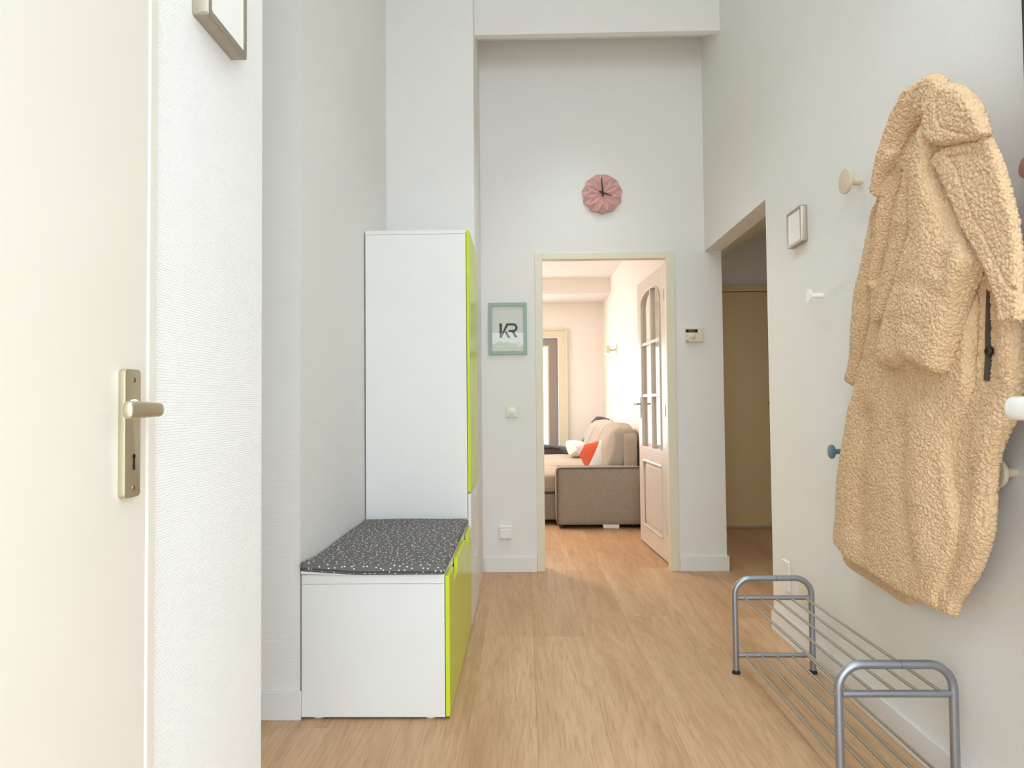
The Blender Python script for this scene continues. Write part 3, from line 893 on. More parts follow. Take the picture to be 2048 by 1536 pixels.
for i in range(11):
    a = math.radians(360 / 11 * i - 90)
    vs.append((CX + 0.96 * Rr * math.cos(a), YB, CZ + 0.96 * Rr * math.sin(a)))
for i in range(11):
    j = (i + 1) % 11
    h = (i - 1) % 11
    fs += [(0, 1 + i, 12 + i), (0, 12 + i, 1 + j)]
    fs += [(1 + i, 23 + i, 12 + i), (1 + i, 12 + h, 23 + i)]
    fs += [(23 + i, 45 + i, 34 + i, 12 + i), (23 + i, 12 + h, 34 + h, 45 + i)]
fs.append(tuple(x for i in range(11) for x in (45 + i, 34 + i)))
part('face', MB().add(vs, fs), 'clay', k)
def hand(deg, length, tail, w, y):
    a = math.radians(90 - deg)
    u = Vector((math.cos(a), 0, math.sin(a)))
    v = Vector((-u.z, 0, u.x))
    c = Vector((CX, y, CZ))
    p = [c - u * tail - v * w, c + u * length - v * w * 0.45, c + u * length + v * w * 0.45, c - u * tail + v * w]
    mb = MB().add([tuple(q) for q in p] + [tuple(q + Vector((0, -0.0015, 0))) for q in p], [(0, 1, 2, 3), (7, 6, 5, 4), (0, 4, 5, 1), (1, 5, 6, 2), (2, 6, 7, 3), (3, 7, 4, 0)])
    return part('hand', mb, 'hand', k)
hand(-3.5, 0.098, 0.026, 0.0058, YB - 0.049)
hand(110, 0.066, 0.024, 0.0060, YB - 0.046)
part('pivot', MB().lathe((CX, YB - 0.022, CZ), (0, -1, 0), [(0, 0.006), (0.030, 0.006)], 16), 'hand', k, True)

# framed monogram
FX0, FX1, FZ0, FZ1 = -0.237, 0.018, 1.436, 1.782
k = thing('picture_frame', 'sage green framed print with letters KR beside the doorway', 'picture', ((FX0 + FX1) / 2, YB, 1.61))
fw, fd = 0.0225, 0.016
for p in ([(FX0, FZ0), (FX1, FZ0), (FX1 - fw, FZ0 + fw), (FX0 + fw, FZ0 + fw)], [(FX1, FZ0), (FX1, FZ1), (FX1 - fw, FZ1 - fw), (FX1 - fw, FZ0 + fw)],
          [(FX1, FZ1), (FX0, FZ1), (FX0 + fw, FZ1 - fw), (FX1 - fw, FZ1 - fw)], [(FX0, FZ1), (FX0, FZ0), (FX0 + fw, FZ0 + fw), (FX0 + fw, FZ1 - fw)]):
    part('frame_bar', MB().prism(p, 'y', YB - fd, YB - 0.001, 0.0008), 'sage', k)
part('print', MB().box(FX0 + fw - 0.003, FX1 - fw + 0.003, YB - 0.006, YB - 0.002, FZ0 + fw - 0.003, FZ1 - fw + 0.003), 'paper', k, label='white paper print')
part('glass_sheet', MB().box(FX0 + fw - 0.002, FX1 - fw + 0.002, YB - 0.0105, YB - 0.0090, FZ0 + fw - 0.002, FZ1 - fw + 0.002), 'glass', k)
# letters, drawn in a 100-unit box whose left bottom corner sits on the paper
lx, lz, ls = -0.1655, 1.548, 0.00128
def glyph(pts):
    return MB().prism([(lx + ls * a * 0.96, lz + ls * b * 0.92) for a, b in pts], 'y', YB - 0.0064, YB - 0.0058)
def arc(cx, cz, rx, rz, a0, a1, n=14):
    return [(cx + rx * math.cos(math.radians(a0 + (a1 - a0) * i / n)), cz + rz * math.sin(math.radians(a0 + (a1 - a0) * i / n))) for i in range(n + 1)]
kk = MB()
for g in ([(0, 0), (14, 0), (14, 82), (0, 82)],
          [(14, 28), (38, 82), (54, 82), (14, 0 + 6)],
          [(28, 30), (38, 38), (60, 0), (45, 0)]):
    q = glyph(g); kk.add(q.v, q.f)
part('letter_k', kk, 'ink', k)
rr_ = MB()
outer = arc(74, 57, 25, 25, 90, -90)
inner = arc(74, 57, 12, 12, -90, 90)
for g in ([(44, 70), (48, 82), (74, 82), (74, 69)], [(74, 82)] + outer[1:] + inner + [(74, 69)], [(50, 32), (50, 45), (74, 45), (74, 32)], [(66, 33), (80, 33), (98, 4), (84, 0)]):
    q = glyph(g); rr_.add(q.v, q.f)
part('letter_r', rr_, 'ink', k)

# thermostat
k = thing('thermostat', 'small cream room thermostat with black display right of the doorway', 'thermostat', (1.12, YB, 1.553))
part('body', MB().box(1.064, 1.177, YB - 0.026, YB, 1.506, 1.600, 0.003), 'cream_plastic', k)
part('display', MB().box(1.066, 1.143, YB - 0.0275, YB - 0.025, 1.568, 1.588, 0.0006), 'display', k)
part('lcd', MB().box(1.083, 1.125, YB - 0.0282, YB - 0.027, 1.571, 1.585), 'lcd', k)
part('dial', MB().lathe((1.106, YB - 0.0255, 1.545), (0, -1, 0), [(0, 0.0195), (0.008, 0.0190), (0.0095, 0.0170)], 32), 'cream_plastic', k, True, 40)
part('badge', MB().box(1.070, 1.083, YB - 0.0267, YB - 0.0255, 1.5115, 1.515), 'display', k)

# rotary dimmer and covered socket left of the doorway
k = thing('dimmer_switch', 'white square rotary dimmer switch below the framed print', 'switch', (-0.086, YB, 1.057))
part('cover_plate', MB().box(-0.127, -0.046, YB - 0.009, YB, 1.017, 1.098, 0.003), 'cream_plastic', k)
part('inset', MB().box(-0.114, -0.059, YB - 0.0105, YB - 0.008, 1.030, 1.085, 0.001), 'white_plastic', k)
part('knob', MB().lathe((-0.0865, YB - 0.010, 1.0575), (0, -1, 0), [(0, 0.0225), (0.010, 0.0215), (0.0125, 0.0185)], 32), 'white_plastic', k, True, 40)
k = thing('wall_socket', 'white wall socket with closed lid above the back skirting board', 'socket', (-0.136, YB, 0.262))
part('cover_plate', MB().box(-0.181, -0.092, YB - 0.016, YB, 0.215, 0.309, 0.005), 'white_plastic', k)
part('lid', MB().box(-0.172, -0.101, YB - 0.030, YB - 0.016, 0.222, 0.288, 0.006), 'white_plastic', k)
part('hinge', MB().box(-0.168, -0.105, YB - 0.024, YB - 0.016, 0.290, 0.300, 0.002), 'white_plastic', k)

# ------------------------------------------------------------------ the teddy coat
# pieces of the garment laid out on the wall: (distance X of the rim, outline in (Y, Z) metres, folds (height, width, line))
COAT = {
 'back_panel': (1.165, [(2.498,0.542), (2.490,0.522), (2.443,0.507), (2.314,0.501), (2.201,0.489), (2.114,0.484), (2.084,0.493), (2.076,0.515), (2.198,0.553), (2.372,0.583), (2.448,0.578)], [
 ]),
 'far_sleeve': (1.15, [(2.135,1.762), (2.152,1.743), (2.175,1.722), (2.201,1.673), (2.201,1.665), (2.254,1.555), (2.299,1.459), (2.321,1.356), (2.342,1.273), (2.382,1.190), (2.376,1.168), (2.340,1.156), (2.306,1.157), (2.253,1.246), (2.193,1.362), (2.159,1.437), (2.140,1.532), (2.113,1.643), (2.091,1.644), (2.076,1.707), (2.097,1.764)], [
   (-0.022,0.008,[(2.117,1.736), (2.162,1.675), (2.172,1.558), (2.191,1.402)]),
   (0.01,0.02,[(2.144,1.592), (2.172,1.478)]),
 ]),
 'front_panel': (1.125, [(1.849,1.936), (1.884,1.916), (1.933,1.882), (1.989,1.841), (2.038,1.794), (2.082,1.742), (2.078,1.691), (2.117,1.605), (2.126,1.510), (2.138,1.414), (2.168,1.347), (2.209,1.284), (2.241,1.213), (2.263,1.165), (2.278,1.124), (2.308,1.081), (2.357,0.959), (2.402,0.844), (2.418,0.734), (2.442,0.612), (2.392,0.582), (2.313,0.560), (2.123,0.546), (2.009,0.538), (1.948,0.539), (1.864,0.541), (1.843,0.541), (1.823,0.595), (1.788,0.663), (1.758,0.717), (1.744,0.770), (1.753,0.827), (1.767,0.887), (1.775,0.946), (1.766,0.998), (1.744,1.038), (1.716,1.073), (1.681,1.147), (1.674,1.207), (1.669,1.267), (1.664,1.328), (1.657,1.405), (1.654,1.453), (1.674,1.528), (1.728,1.590), (1.760,1.655), (1.792,1.723), (1.806,1.829)], [
   (0.014,0.016,[(1.998,1.780), (2.031,1.694), (2.069,1.593), (2.110,1.468)]),
   (-0.018,0.014,[(2.123,1.587), (2.132,1.472), (2.145,1.356), (2.211,1.243)]),
   (-0.024,0.01,[(1.939,1.756), (1.968,1.706), (1.999,1.646), (2.036,1.567), (2.088,1.479)]),
   (-0.012,0.03,[(1.716,1.081), (1.747,1.038), (1.761,1.002)]),
   (0.004,0.005,[(2.083,1.031), (2.167,0.936), (2.248,0.845), (2.302,0.788)]),
   (0.014,0.07,[(1.868,1.050), (1.890,0.881), (1.870,0.718)]),
   (-0.016,0.05,[(2.190,1.042), (2.256,0.689)]),
   (-0.01,0.035,[(1.970,1.026), (1.995,0.825), (1.943,0.660)]),
 ]),
 'side_panel': (1.116, [(1.702,1.520), (1.677,1.452), (1.661,1.403), (1.660,1.327), (1.663,1.267), (1.681,1.147), (1.716,1.107), (1.788,1.036), (1.811,0.963), (1.803,0.851), (1.781,0.775), (1.797,0.701), (1.833,0.624), (1.862,0.555), (1.849,0.543), (1.817,0.541), (1.790,0.547), (1.771,0.586), (1.734,0.631), (1.691,0.683), (1.661,0.739), (1.639,0.794), (1.629,0.875), (1.624,0.926), (1.612,0.970), (1.588,1.015), (1.559,1.058), (1.540,1.107), (1.532,1.142), (1.528,1.197), (1.526,1.280), (1.524,1.358), (1.531,1.449), (1.547,1.523), (1.585,1.561)], [
   (0.008,0.03,[(1.553,1.397), (1.559,1.256), (1.556,1.143), (1.618,1.020), (1.658,0.945), (1.675,0.795), (1.745,0.647)]),
   (-0.022,0.03,[(1.620,1.336), (1.615,1.262), (1.632,1.175), (1.709,1.054), (1.736,0.976), (1.745,0.898), (1.736,0.837)]),
   (-0.004,0.004,[(1.592,1.039), (1.630,0.969), (1.645,0.873), (1.654,0.799)]),
   (-0.005,0.006,[(1.667,0.981), (1.696,0.904), (1.706,0.789), (1.748,0.708), (1.808,0.603)]),
 ]),
 'near_sleeve': (1.075, [(1.774,1.829), (1.801,1.770), (1.820,1.719), (1.833,1.650), (1.839,1.579), (1.835,1.571), (1.860,1.533), (1.905,1.467), (1.960,1.370), (2.004,1.285), (2.026,1.220), (2.008,1.208), (1.955,1.203), (1.917,1.208), (1.881,1.218), (1.846,1.206), (1.803,1.190), (1.745,1.177), (1.719,1.217), (1.687,1.282), (1.661,1.337), (1.641,1.367), (1.622,1.393), (1.599,1.421), (1.594,1.435), (1.610,1.468), (1.635,1.506), (1.674,1.559), (1.668,1.560), (1.691,1.604), (1.715,1.655), (1.730,1.694), (1.729,1.729), (1.718,1.767), (1.734,1.812)], [
   (-0.014,0.03,[(1.676,1.575), (1.659,1.479), (1.684,1.439)]),
   (0.01,0.05,[(1.757,1.697), (1.756,1.502), (1.847,1.320)]),
   (-0.004,0.02,[(1.895,1.430), (1.814,1.429), (1.736,1.389), (1.683,1.362)]),
   (-0.003,0.015,[(1.924,1.330), (1.847,1.327), (1.766,1.291)]),
 ]),
 'cuff_lining': (1.085, [(2.036,1.223), (2.027,1.209), (1.949,1.194), (1.876,1.184), (1.820,1.173), (1.772,1.172), (1.762,1.180), (1.819,1.204), (1.898,1.230), (1.972,1.228)], [
 ]),
 'shoulder_fold': (1.09, [(1.804,1.829), (1.829,1.810), (1.862,1.763), (1.878,1.733), (1.902,1.686), (1.925,1.638), (1.943,1.597), (1.965,1.569), (2.009,1.494), (2.039,1.426), (2.071,1.348), (2.029,1.342), (1.973,1.408), (1.918,1.494), (1.867,1.579), (1.854,1.612), (1.822,1.661), (1.796,1.710), (1.779,1.762), (1.778,1.790)], [
   (-0.022,0.01,[(1.797,1.780), (1.829,1.722), (1.852,1.656), (1.865,1.591), (1.893,1.516), (1.933,1.451)]),
   (0.008,0.015,[(1.831,1.776), (1.869,1.706), (1.910,1.613)]),
 ]),
 'collar_far_side': (1.085, [(1.753,1.951), (1.780,1.960), (1.828,1.966), (1.864,1.959), (1.891,1.942), (1.919,1.926), (1.945,1.900), (1.972,1.873), (1.996,1.847), (2.021,1.821), (2.045,1.777), (2.059,1.749), (2.055,1.733), (2.029,1.716), (2.013,1.738), (1.995,1.760), (1.965,1.782), (1.941,1.798), (1.919,1.815), (1.891,1.835), (1.854,1.850), (1.813,1.865), (1.789,1.881), (1.764,1.912)], [
   (-0.03,0.02,[(1.800,1.944), (1.831,1.906), (1.874,1.870), (1.918,1.827)]),
   (0.006,0.02,[(1.849,1.958), (1.914,1.915), (1.991,1.826)]),
 ]),
 'collar_near_side': (1.038, [(1.681,1.918), (1.699,1.921), (1.709,1.907), (1.717,1.877), (1.722,1.847), (1.724,1.814), (1.722,1.786), (1.715,1.769), (1.698,1.753), (1.672,1.738), (1.647,1.727), (1.599,1.715), (1.554,1.702), (1.504,1.696), (1.505,1.710), (1.517,1.749), (1.529,1.774), (1.542,1.796), (1.574,1.833), (1.612,1.861), (1.640,1.877), (1.652,1.897)], [
   (-0.006,0.0045,[(1.645,1.876), (1.655,1.841), (1.654,1.801), (1.641,1.769), (1.590,1.737), (1.546,1.713)]),
 ]),
 'lapel': (1.05, [(1.553,1.704), (1.598,1.715), (1.638,1.723), (1.671,1.728), (1.701,1.725), (1.719,1.715), (1.718,1.698), (1.695,1.679), (1.675,1.642), (1.652,1.593), (1.629,1.549), (1.615,1.519), (1.593,1.486), (1.561,1.436), (1.526,1.380), (1.501,1.322), (1.495,1.277), (1.465,1.274), (1.437,1.275), (1.435,1.338), (1.433,1.400), (1.438,1.454), (1.441,1.495), (1.447,1.509), (1.460,1.560), (1.480,1.626), (1.505,1.677), (1.521,1.700)], [
   (-0.005,0.004,[(1.647,1.699), (1.620,1.663), (1.596,1.598), (1.565,1.526), (1.541,1.494), (1.504,1.421), (1.462,1.359)]),
   (-0.008,0.004,[(1.643,1.697), (1.592,1.684), (1.566,1.682)]),
   (-0.01,0.005,[(1.455,1.343), (1.427,1.339)]),
 ]),
}

def catmull(P, per=5):
    P = np.array(P)
    n = len(P)
    out = []
    for i in range(n):
        p0, p1, p2, p3 = P[i - 1], P[i], P[(i + 1) % n], P[(i + 2) % n]
        for k in range(per):
            t = k / per
            out.append(0.5 * ((2 * p1) + (p2 - p0) * t + (2 * p0 - 5 * p1 + 4 * p2 - p3) * t * t + (3 * p1 - p0 - 3 * p2 + p3) * t ** 3))
    return np.array(out)

def dist_to(points, poly, closed=True):
    """distance of points to a polyline and the closest point on it"""
    best = np.full(len(points), 1e9)
    near = np.zeros((len(points), 2))
    n = len(poly)
    for i in range(n if closed else n - 1):
        a, b = poly[i], poly[(i + 1) % n]
        ab = b - a
        L = max(1e-12, ab.dot(ab))
        t = np.clip(((points - a) @ ab) / L, 0, 1)
        q = a + t[:, None] * ab
        d = np.hypot(*(points - q).T)
        m = d < best
        best[m] = d[m]
        near[m] = q[m]
    return best, near

def inside(points, poly):
    x, y = points[:, 0], points[:, 1]
    r = np.zeros(len(points), bool)
    n = len(poly)
    j = n - 1
    for i in range(n):
        xi, yi = poly[i]
        xj, yj = poly[j]
        c = ((yi > y) != (yj > y)) & (x < (xj - xi) * (y - yi) / ((yj - yi) if abs(yj - yi) > 1e-12 else 1e-12) + xi)
        r ^= c
        j = i
    return r

_rs = np.random.RandomState(12)
_N = _rs.rand(64, 64)
def vnoise(p, s):
    q = p * s
    i = np.floor(q).astype(int)
    f = q - i
    f = f * f * (3 - 2 * f)
    g = lambda a, b: _N[(i[:, 0] + a) % 64, (i[:, 1] + b) % 64]
    return (g(0, 0) * (1 - f[:, 0]) + g(1, 0) * f[:, 0]) * (1 - f[:, 1]) + (g(0, 1) * (1 - f[:, 0]) + g(1, 1) * f[:, 0]) * f[:, 1]
_J3 = _rs.rand(64, 64, 64, 3).astype(np.float32)
def curls3(p, cell):
    """bouclé pile: rounded lumps parted by narrow cracks (F2 - F1 of a warped cell pattern in space)"""
    a = np.stack([p[:, 1], p[:, 2]], 1)
    b = np.stack([p[:, 0] + p[:, 1] * 0.37, p[:, 2]], 1)
    w = p + np.stack([vnoise(b + 2.2, 120.0), vnoise(a + 3.1, 120.0), vnoise(a + 7.7, 120.0)], 1) * 0.011
    q = (w / cell).astype(np.float32)
    i = np.floor(q).astype(np.int32)
    f1 = np.full(len(p), 9.0, np.float32)
    f2 = np.full(len(p), 9.0, np.float32)
    for da in (-1, 0, 1):
        for db in (-1, 0, 1):
            for dc in (-1, 0, 1):
                c = i + np.array((da, db, dc), np.int32)
                m_ = c & 63
                v = q - c - _J3[m_[:, 0], m_[:, 1], m_[:, 2]]
                d = np.sqrt((v * v).sum(1))
                m = d < f1
                f2 = np.where(m, f1, np.minimum(f2, d))
                f1 = np.where(m, d, f1)
    e = np.clip((f2 - f1) / 0.36, 0, 1)
    return np.sqrt(e * (2 - e))

def fleece_piece(name, thick, rim=0.03, cell=0.0108, curl=0.0074, step=0.004, back=0.010, voxel=0.0023):
    """garment piece: outline inflated with its folds, remeshed evenly, then covered with curls along its normals"""
    x0, outline, folds = COAT[name]
    poly = catmull(outline)
    lo, hi = poly.min(0) - step, poly.max(0) + step
    ny, nz = int((hi[0] - lo[0]) / step) + 2, int((hi[1] - lo[1]) / step) + 2
    Yg, Zg = np.meshgrid(lo[0] + np.arange(ny) * step, lo[1] + np.arange(nz) * step, indexing='ij')
    P = np.stack([Yg.ravel(), Zg.ravel()], 1)
    ins = inside(P, poly)
    d, near = dist_to(P, poly)
    I = ins.reshape(ny, nz)
    cell_on = I[:-1, :-1] | I[1:, :-1] | I[:-1, 1:] | I[1:, 1:]
    used = np.zeros((ny, nz), bool)
    for a in (0, 1):
        for b in (0, 1):
            used[a:ny - 1 + a, b:nz - 1 + b] |= cell_on
    used = used.ravel()
    Q = P.copy()
    snap = used & ~ins
    Q[snap] = near[snap]
    dd_ = np.where(ins, d, 0.0)
    t = np.clip(dd_ / rim, 0, 1)
    prof = np.sqrt(1 - (1 - t) ** 2)
    out = thick * prof
    for amp, wid, line in folds:
        fd_, _ = dist_to(P, np.array(line), closed=False)
        out = out + amp * np.exp(-(fd_ / wid) ** 2) * np.clip(dd_ / 0.012, 0, 1)
    out = out + (vnoise(P, 9.0) - 0.5) * 0.012 * prof
    out = np.maximum(out, 0.006 * prof)
    idx = -np.ones(len(P), int)
    ids = np.nonzero(used)[0]
    idx[ids] = np.arange(len(ids))
    nf = len(ids)
    front = np.stack([x0 - out[ids], Q[ids, 0], Q[ids, 1]], 1)
    inn = ins[ids]
    bid = -np.ones(nf, int)
    bid[inn] = nf + np.arange(inn.sum())
    bid[~inn] = np.nonzero(~inn)[0]
    backv = np.stack([x0 + back * prof[ids][inn] + 0.0005, Q[ids[inn], 0], Q[ids[inn], 1]], 1)
    V = np.vstack([front, backv])
    a, b = np.nonzero(cell_on)
    c0, c1, c2, c3 = idx[a * nz + b], idx[(a + 1) * nz + b], idx[(a + 1) * nz + b + 1], idx[a * nz + b + 1]
    F = np.stack([c0, c3, c2, c1], 1)
    G = np.stack([bid[c0], bid[c1], bid[c2], bid[c3]], 1)
    ok = ~((~inn[c0]) & (~inn[c1]) & (~inn[c2]) & (~inn[c3]))
    me = bpy.data.meshes.new(name)
    me.from_pydata(V.tolist(), [], np.vstack([F, G[ok]]).tolist())
    me.validate()
    tmp = bpy.data.objects.new('remeshing', me)
    COL.objects.link(tmp)
    md = tmp.modifiers.new('voxels', 'REMESH')
    md.mode = 'VOXEL'
    md.voxel_size = voxel
    md = tmp.modifiers.new('relax', 'SMOOTH')
    md.factor, md.iterations = 0.5, 2
    me2 = bpy.data.meshes.new_from_object(tmp.evaluated_get(bpy.context.evaluated_depsgraph_get()))
    bpy.data.objects.remove(tmp)
    me2.name = name
    n = len(me2.vertices)
    co = np.empty(n * 3)
    me2.vertices.foreach_get('co', co)
    co = co.reshape(-1, 3)
    nr = np.empty(n * 3)
    me2.vertex_normals.foreach_get('vector', nr)
    co = co + nr.reshape(-1, 3) * ((curls3(co, cell) - 0.6) * curl)[:, None]
    me2.vertices.foreach_set('co', co.ravel())
    me2.update()
    me2.shade_smooth()
    return me2

ct = thing('teddy_coat', 'long beige teddy fleece coat hanging on the right wall', 'coat', (1.14, 1.9, 0.5))
for pname, piece, thick, rim, bk in (('back_panel', 'back_panel', 0.016, 0.012, 0.01), ('side_panel', 'side_panel', 0.018, 0.014, 0.006), ('sleeve', 'far_sleeve', 0.045, 0.035, 0.02),
                                 ('front_panel', 'front_panel', 0.040, 0.022, 0.02), ('shoulder_fold', 'shoulder_fold', 0.032, 0.022, 0.025), ('cuff_lining', 'cuff_lining', 0.010, 0.010, 0.01),
                                 ('sleeve', 'near_sleeve', 0.044, 0.034, 0.03), ('collar', 'collar_far_side', 0.036, 0.018, 0.02), ('lapel', 'lapel', 0.014, 0.012, 0.006), ('collar', 'collar_near_side', 0.020, 0.014, 0.010)):
    part(pname, fleece_piece(piece, thick, rim, back=bk), 'fleece', ct)
lin_o = [(1.621,1.402), (1.621,1.351), (1.621,1.292), (1.621,1.233), (1.622,1.189), (1.630,1.151), (1.644,1.152), (1.637,1.205), (1.634,1.264), (1.629,1.323)]
part('lining', MB().prism(lin_o, 'x', 1.103, 1.110), 'lining', ct, label='dark lining strip seen in the gap')
part('hanger_loop', MB().tube([(1.118, 1.652, 1.768), (1.120, 1.640, 1.756), (1.121, 1.630, 1.742), (1.121, 1.633, 1.728), (1.119, 1.650, 1.722)], 0.0045, 8), 'lining', ct, True, 180, label='dark hanger loop behind the collar')
part('button', MB().lathe((1.104, 1.620, 1.221), (-1, 0, 0), [(0, 0.013), (0.004, 0.013), (0.006, 0.011), (0.0055, 0.006), (0.004, 0.004)], 24), 'button', ct, True, 40, label='black button')

# ------------------------------------------------------------------ living room: sofa, pillows, throw, sconce
SX1 = 1.035
so = thing('sofa', 'taupe fabric sofa with low square arms seen through the living room doorway', 'sofa', (0.5, 7.2, 0))
YS0, YS1 = 5.99, 8.72
def soft(x0, x1, y0, y1, z0, z1, bev, puff=(0, 0, 0), n=10, wob=0.0, seed=0):
    """upholstered block: a rounded box whose faces bulge by puff and wobble a little"""
    bm = bmesh.new()
    bmesh.ops.create_cube(bm, size=2.0)
    bmesh.ops.subdivide_edges(bm, edges=bm.edges[:], cuts=n, use_grid_fill=True)
    rs = random.Random(seed)
    ph = [rs.uniform(0, 6) for _ in range(6)]
    hx, hy, hz = (x1 - x0) / 2, (y1 - y0) / 2, (z1 - z0) / 2
    for v in bm.verts:
        p = [v.co.x, v.co.y, v.co.z]
        q = [p[0] * hx, p[1] * hy, p[2] * hz]
        inner = [max(-h + bev, min(h - bev, c)) for c, h in zip(q, (hx, hy, hz))]
        dv = Vector([c - i for c, i in zip(q, inner)])
        if dv.length > 1e-9:
            m = max(abs(c) for c in dv)
            dv = dv.normalized() * m if m > 0 else dv
        q = [i + c for i, c in zip(inner, dv)]
        for ax in range(3):
            o = [k for k in range(3) if k != ax]
            w = (1 - p[o[0]] ** 2) * (1 - p[o[1]] ** 2)
            q[ax] += (1 if p[ax] > 0 else -1) * abs(p[ax]) ** 3 * puff[ax] * w
        q[0] += wob * math.sin(q[1] * 13 + ph[0]) * math.sin(q[2] * 15 + ph[1])
        q[2] += wob * math.sin(q[0] * 12 + ph[2]) * math.sin(q[1] * 14 + ph[3])
        v.co = ((x0 + x1) / 2 + q[0], (y0 + y1) / 2 + q[1], (z0 + z1) / 2 + q[2])
    return MB().addbm(bm)
def shear_back(mb, z0, rate):
    mb.v = [(x + rate * (z - z0), y, z) for x, y, z in mb.v]
    return mb
part('arm', soft(0.268, SX1, YS0, YS0 + 0.20, 0.035, 0.540, 0.022, (0.004, 0.008, 0.006), 12), 'sofa', so, True, 180)
pr = MB()
for y in (YS0 + 0.002, YS0 + 0.198):
    pr.tube([(0.276, y, 0.05), (0.276, y, 0.50), (0.279, y, 0.522), (0.288, y, 0.533), (0.31, y, 0.536), (SX1, y, 0.536)], 0.006, 8)
part('piping', pr, 'piping', so, True)
part('arm', soft(-0.20, SX1, YS1 - 0.20, YS1, 0.035, 0.555, 0.03, (0.004, 0.008, 0.006), 12), 'sofa', so, True, 180)
part('base', soft(-0.12, SX1, YS0 + 0.215, YS1 - 0.20, 0.040, 0.285, 0.02, (0.004, 0.004, 0), 12), 'sofa', so, True, 180)
ys = [YS0 + 0.21, YS0 + 0.21 + 0.77, YS0 + 0.21 + 1.55, YS1 - 0.205]
for i in range(3):
    part('seat_cushion', soft(-0.13, 0.80, ys[i] + 0.003, ys[i + 1] - 0.003, 0.292, 0.462, 0.035, (0.01, 0.004, 0.030), 12, 0.006, i), 'sofa_light', so, True, 180)
    part('back_cushion', shear_back(soft(0.70, 0.90, ys[i] + 0.006, ys[i + 1] - 0.006, 0.462, 0.895, 0.06, (0.05, 0.01, 0.012), 14, 0.012, i + 5), 0.46, 0.26), 'sofa_light', so, True, 180)
part('backrest', soft(0.88, SX1, YS0 + 0.19, YS1 - 0.2, 0.05, 0.845, 0.05, (0.0, 0.01, 0.010), 12), 'sofa_light', so, True, 180)
sm_ = MB().tube([(-0.128, ys[0] + 0.004, 0.335), (0.27, ys[0] + 0.004, 0.335)], 0.004, 8)
part('seam_piping', sm_, 'piping', so, True)
for x in (0.33, 0.95):
    for y in (YS0 + 0.08, YS1 - 0.10):
        part('foot', MB().lathe((x, y, 0), (0, 0, 1), [(0, 0.02), (0.06, 0.024)], 14), 'black', so, True)
part('care_label', MB().prism([(0.672, 0.046), (0.682, 0.004), (0.818, 0.001), (0.822, 0.048)], 'y', YS0 + 0.012, YS0 + 0.0135).prism([(0.70, 0.010), (0.80, 0.012), (0.80, 0.020), (0.70, 0.018)], 'y', YS0 + 0.0112, YS0 + 0.0120), 'label', so, label='white care label hanging under the arm')

def pillow(w, h, t, n=22, pinch=0.10):
    vs, fs = [], []
    for side in (1, -1):
        for j in range(n + 1):
            for i in range(n + 1):
                u, v = -1 + 2 * i / n, -1 + 2 * j / n
                px = u * (1 - pinch * (1 - abs(v)) ** 0.0 * (1 - v * v) * 0.5 * abs(u))
                pz = v * (1 - pinch * (1 - u * u) * 0.5 * abs(v))
                b = max(0.0, (1 - u * u) * (1 - v * v)) ** 0.38
                vs.append((px * w / 2, side * t / 2 * b, pz * h / 2))
    N = (n + 1) ** 2
    for j in range(n):
        for i in range(n):
            a = j * (n + 1) + i
            fs.append((a, a + 1, a + n + 2, a + n + 1))
            fs.append((N + a, N + a + n + 1, N + a + n + 2, N + a + 1))
    return MB().add(vs, fs)
def place(o, loc, rot):
    o.location = loc
    o.rotation_euler = rot
    return o
R_ = math.radians
pm = pillow(0.38, 0.36, 0.17)
p1 = part('throw_pillow', pm, 'pillow_print', None, True, 180)
place(p1, (0.705, 6.42, 0.585), (R_(-32), R_(-10), R_(26)))
tag(p1, 'square pillow printed orange, white and lilac on the sofa', 'pillow')
p2 = part('throw_pillow', pillow(0.25, 0.20, 0.18, pinch=0.02), 'fluffy', None, True, 180)
place(p2, (0.605, 7.95, 0.572), (R_(-40), R_(8), R_(30)))
tag(p2, 'small cream fluffy pillow near the far sofa arm', 'pillow')

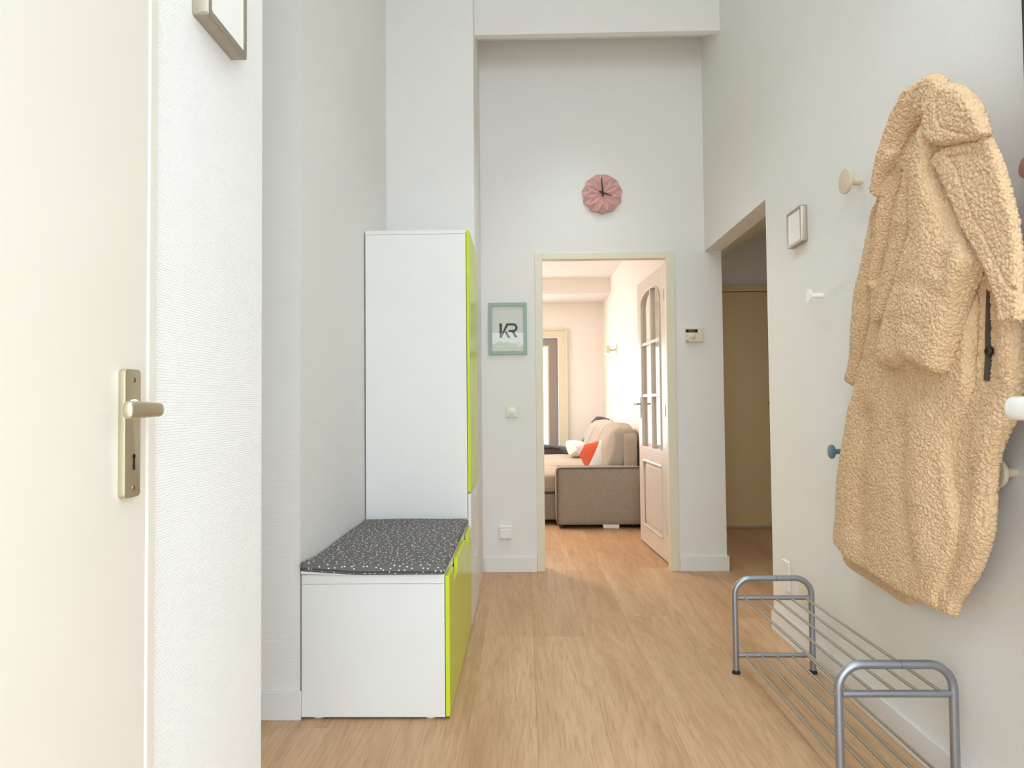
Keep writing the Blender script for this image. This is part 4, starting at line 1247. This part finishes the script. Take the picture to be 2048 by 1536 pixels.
# charcoal throw lying over the far arm and up over the back cushion
path = [(0.02, 8.55, 0.562), (0.20, 8.54, 0.566), (0.34, 8.50, 0.568), (0.44, 8.40, 0.560), (0.52, 8.32, 0.535), (0.60, 8.28, 0.520), (0.685, 8.27, 0.535),
        (0.72, 8.27, 0.64), (0.775, 8.27, 0.78), (0.83, 8.27, 0.88), (0.88, 8.26, 0.918), (0.95, 8.26, 0.920), (1.01, 8.25, 0.905)]
P = [Vector(p) for p in path]
dense = []
for i in range(len(P) - 1):
    for k in range(4):
        dense.append(P[i].lerp(P[i + 1], k / 4))
dense.append(P[-1])
vs, fs = [], []
nw = 16
for i, p in enumerate(dense):
    t = (dense[min(i + 1, len(dense) - 1)] - dense[max(i - 1, 0)]).normalized()
    n_ = t.cross(Vector((0, 1, 0)))
    if n_.length < 1e-3: n_ = Vector((0, 0, 1))
    n_.normalize()
    if n_.z < 0 or (abs(n_.z) < 0.2 and n_.x > 0): n_ = -n_
    for j in range(nw):
        u = j / (nw - 1) - 0.5
        off = Vector((0, 1, 0)) * (u * 0.24)
        wob = 0.008 * math.sin(j * 1.3 + i * 0.15) + 0.006 * math.sin(i * 0.5)
        vs.append(p + off + n_ * (0.012 + wob))
    for j in range(nw):
        u = j / (nw - 1) - 0.5
        vs.append(p + Vector((0, 1, 0)) * (u * 0.24) + n_ * -0.004)
W2 = nw * 2
for i in range(len(dense) - 1):
    for j in range(nw - 1):
        a = i * W2 + j
        fs.append((a, a + 1, a + W2 + 1, a + W2))
        b = a + nw
        fs.append((b, b + W2, b + W2 + 1, b + 1))
    for j, k in ((0, nw), (nw - 1, 2 * nw - 1)):
        a, b = i * W2 + j, i * W2 + k
        fs.append((a, a + W2, b + W2, b))
tag(part('throw_blanket', MB().add(vs, fs), 'throw', None, True, 60), 'charcoal knitted throw draped over far sofa arm and back', 'blanket')

# wall sconce above the sofa
k = thing('wall_sconce', 'small white spotlight sconce on the living room wall above the sofa', 'wall lamp', (1.05, 7.70, 1.72))
part('bracket', MB().box(1.038, 1.05, 7.66, 7.72, 1.655, 1.775, 0.003), 'white_plastic', k)
part('arm', MB().tube([(1.04, 7.69, 1.715), (0.995, 7.69, 1.705), (0.985, 7.69, 1.715), (0.975, 7.69, 1.72)], 0.009, 10), 'chrome', k, True)
part('shade', MB().lathe((0.945, 7.69, 1.668), (0, 0, 1), [(0, 0.034), (0.085, 0.030), (0.092, 0.024), (0.092, 0.0)], 24), 'cream_plastic', k, True, 40)
em = NT('lit_bulb')
em.set(Emission_Color=(1.0, 0.86, 0.66, 1), Emission_Strength=14.0, Base_Color=(1, 1, 1, 1))
part('bulb', MB().lathe((0.945, 7.69, 1.660), (0, 0, 1), [(0, 0.018), (0.004, 0.028), (0.009, 0.030)], 20), em.m, k, True)
sp = bpy.data.lights.new('sconce_spot', 'SPOT')
sp.energy, sp.color, sp.spot_size, sp.spot_blend, sp.shadow_soft_size = 14.0, (1.0, 0.80, 0.58), math.radians(95), 0.6, 0.03
spo = bpy.data.objects.new('sconce_spot', sp)
COL.objects.link(spo)
spo.location = (0.945, 7.69, 1.650)
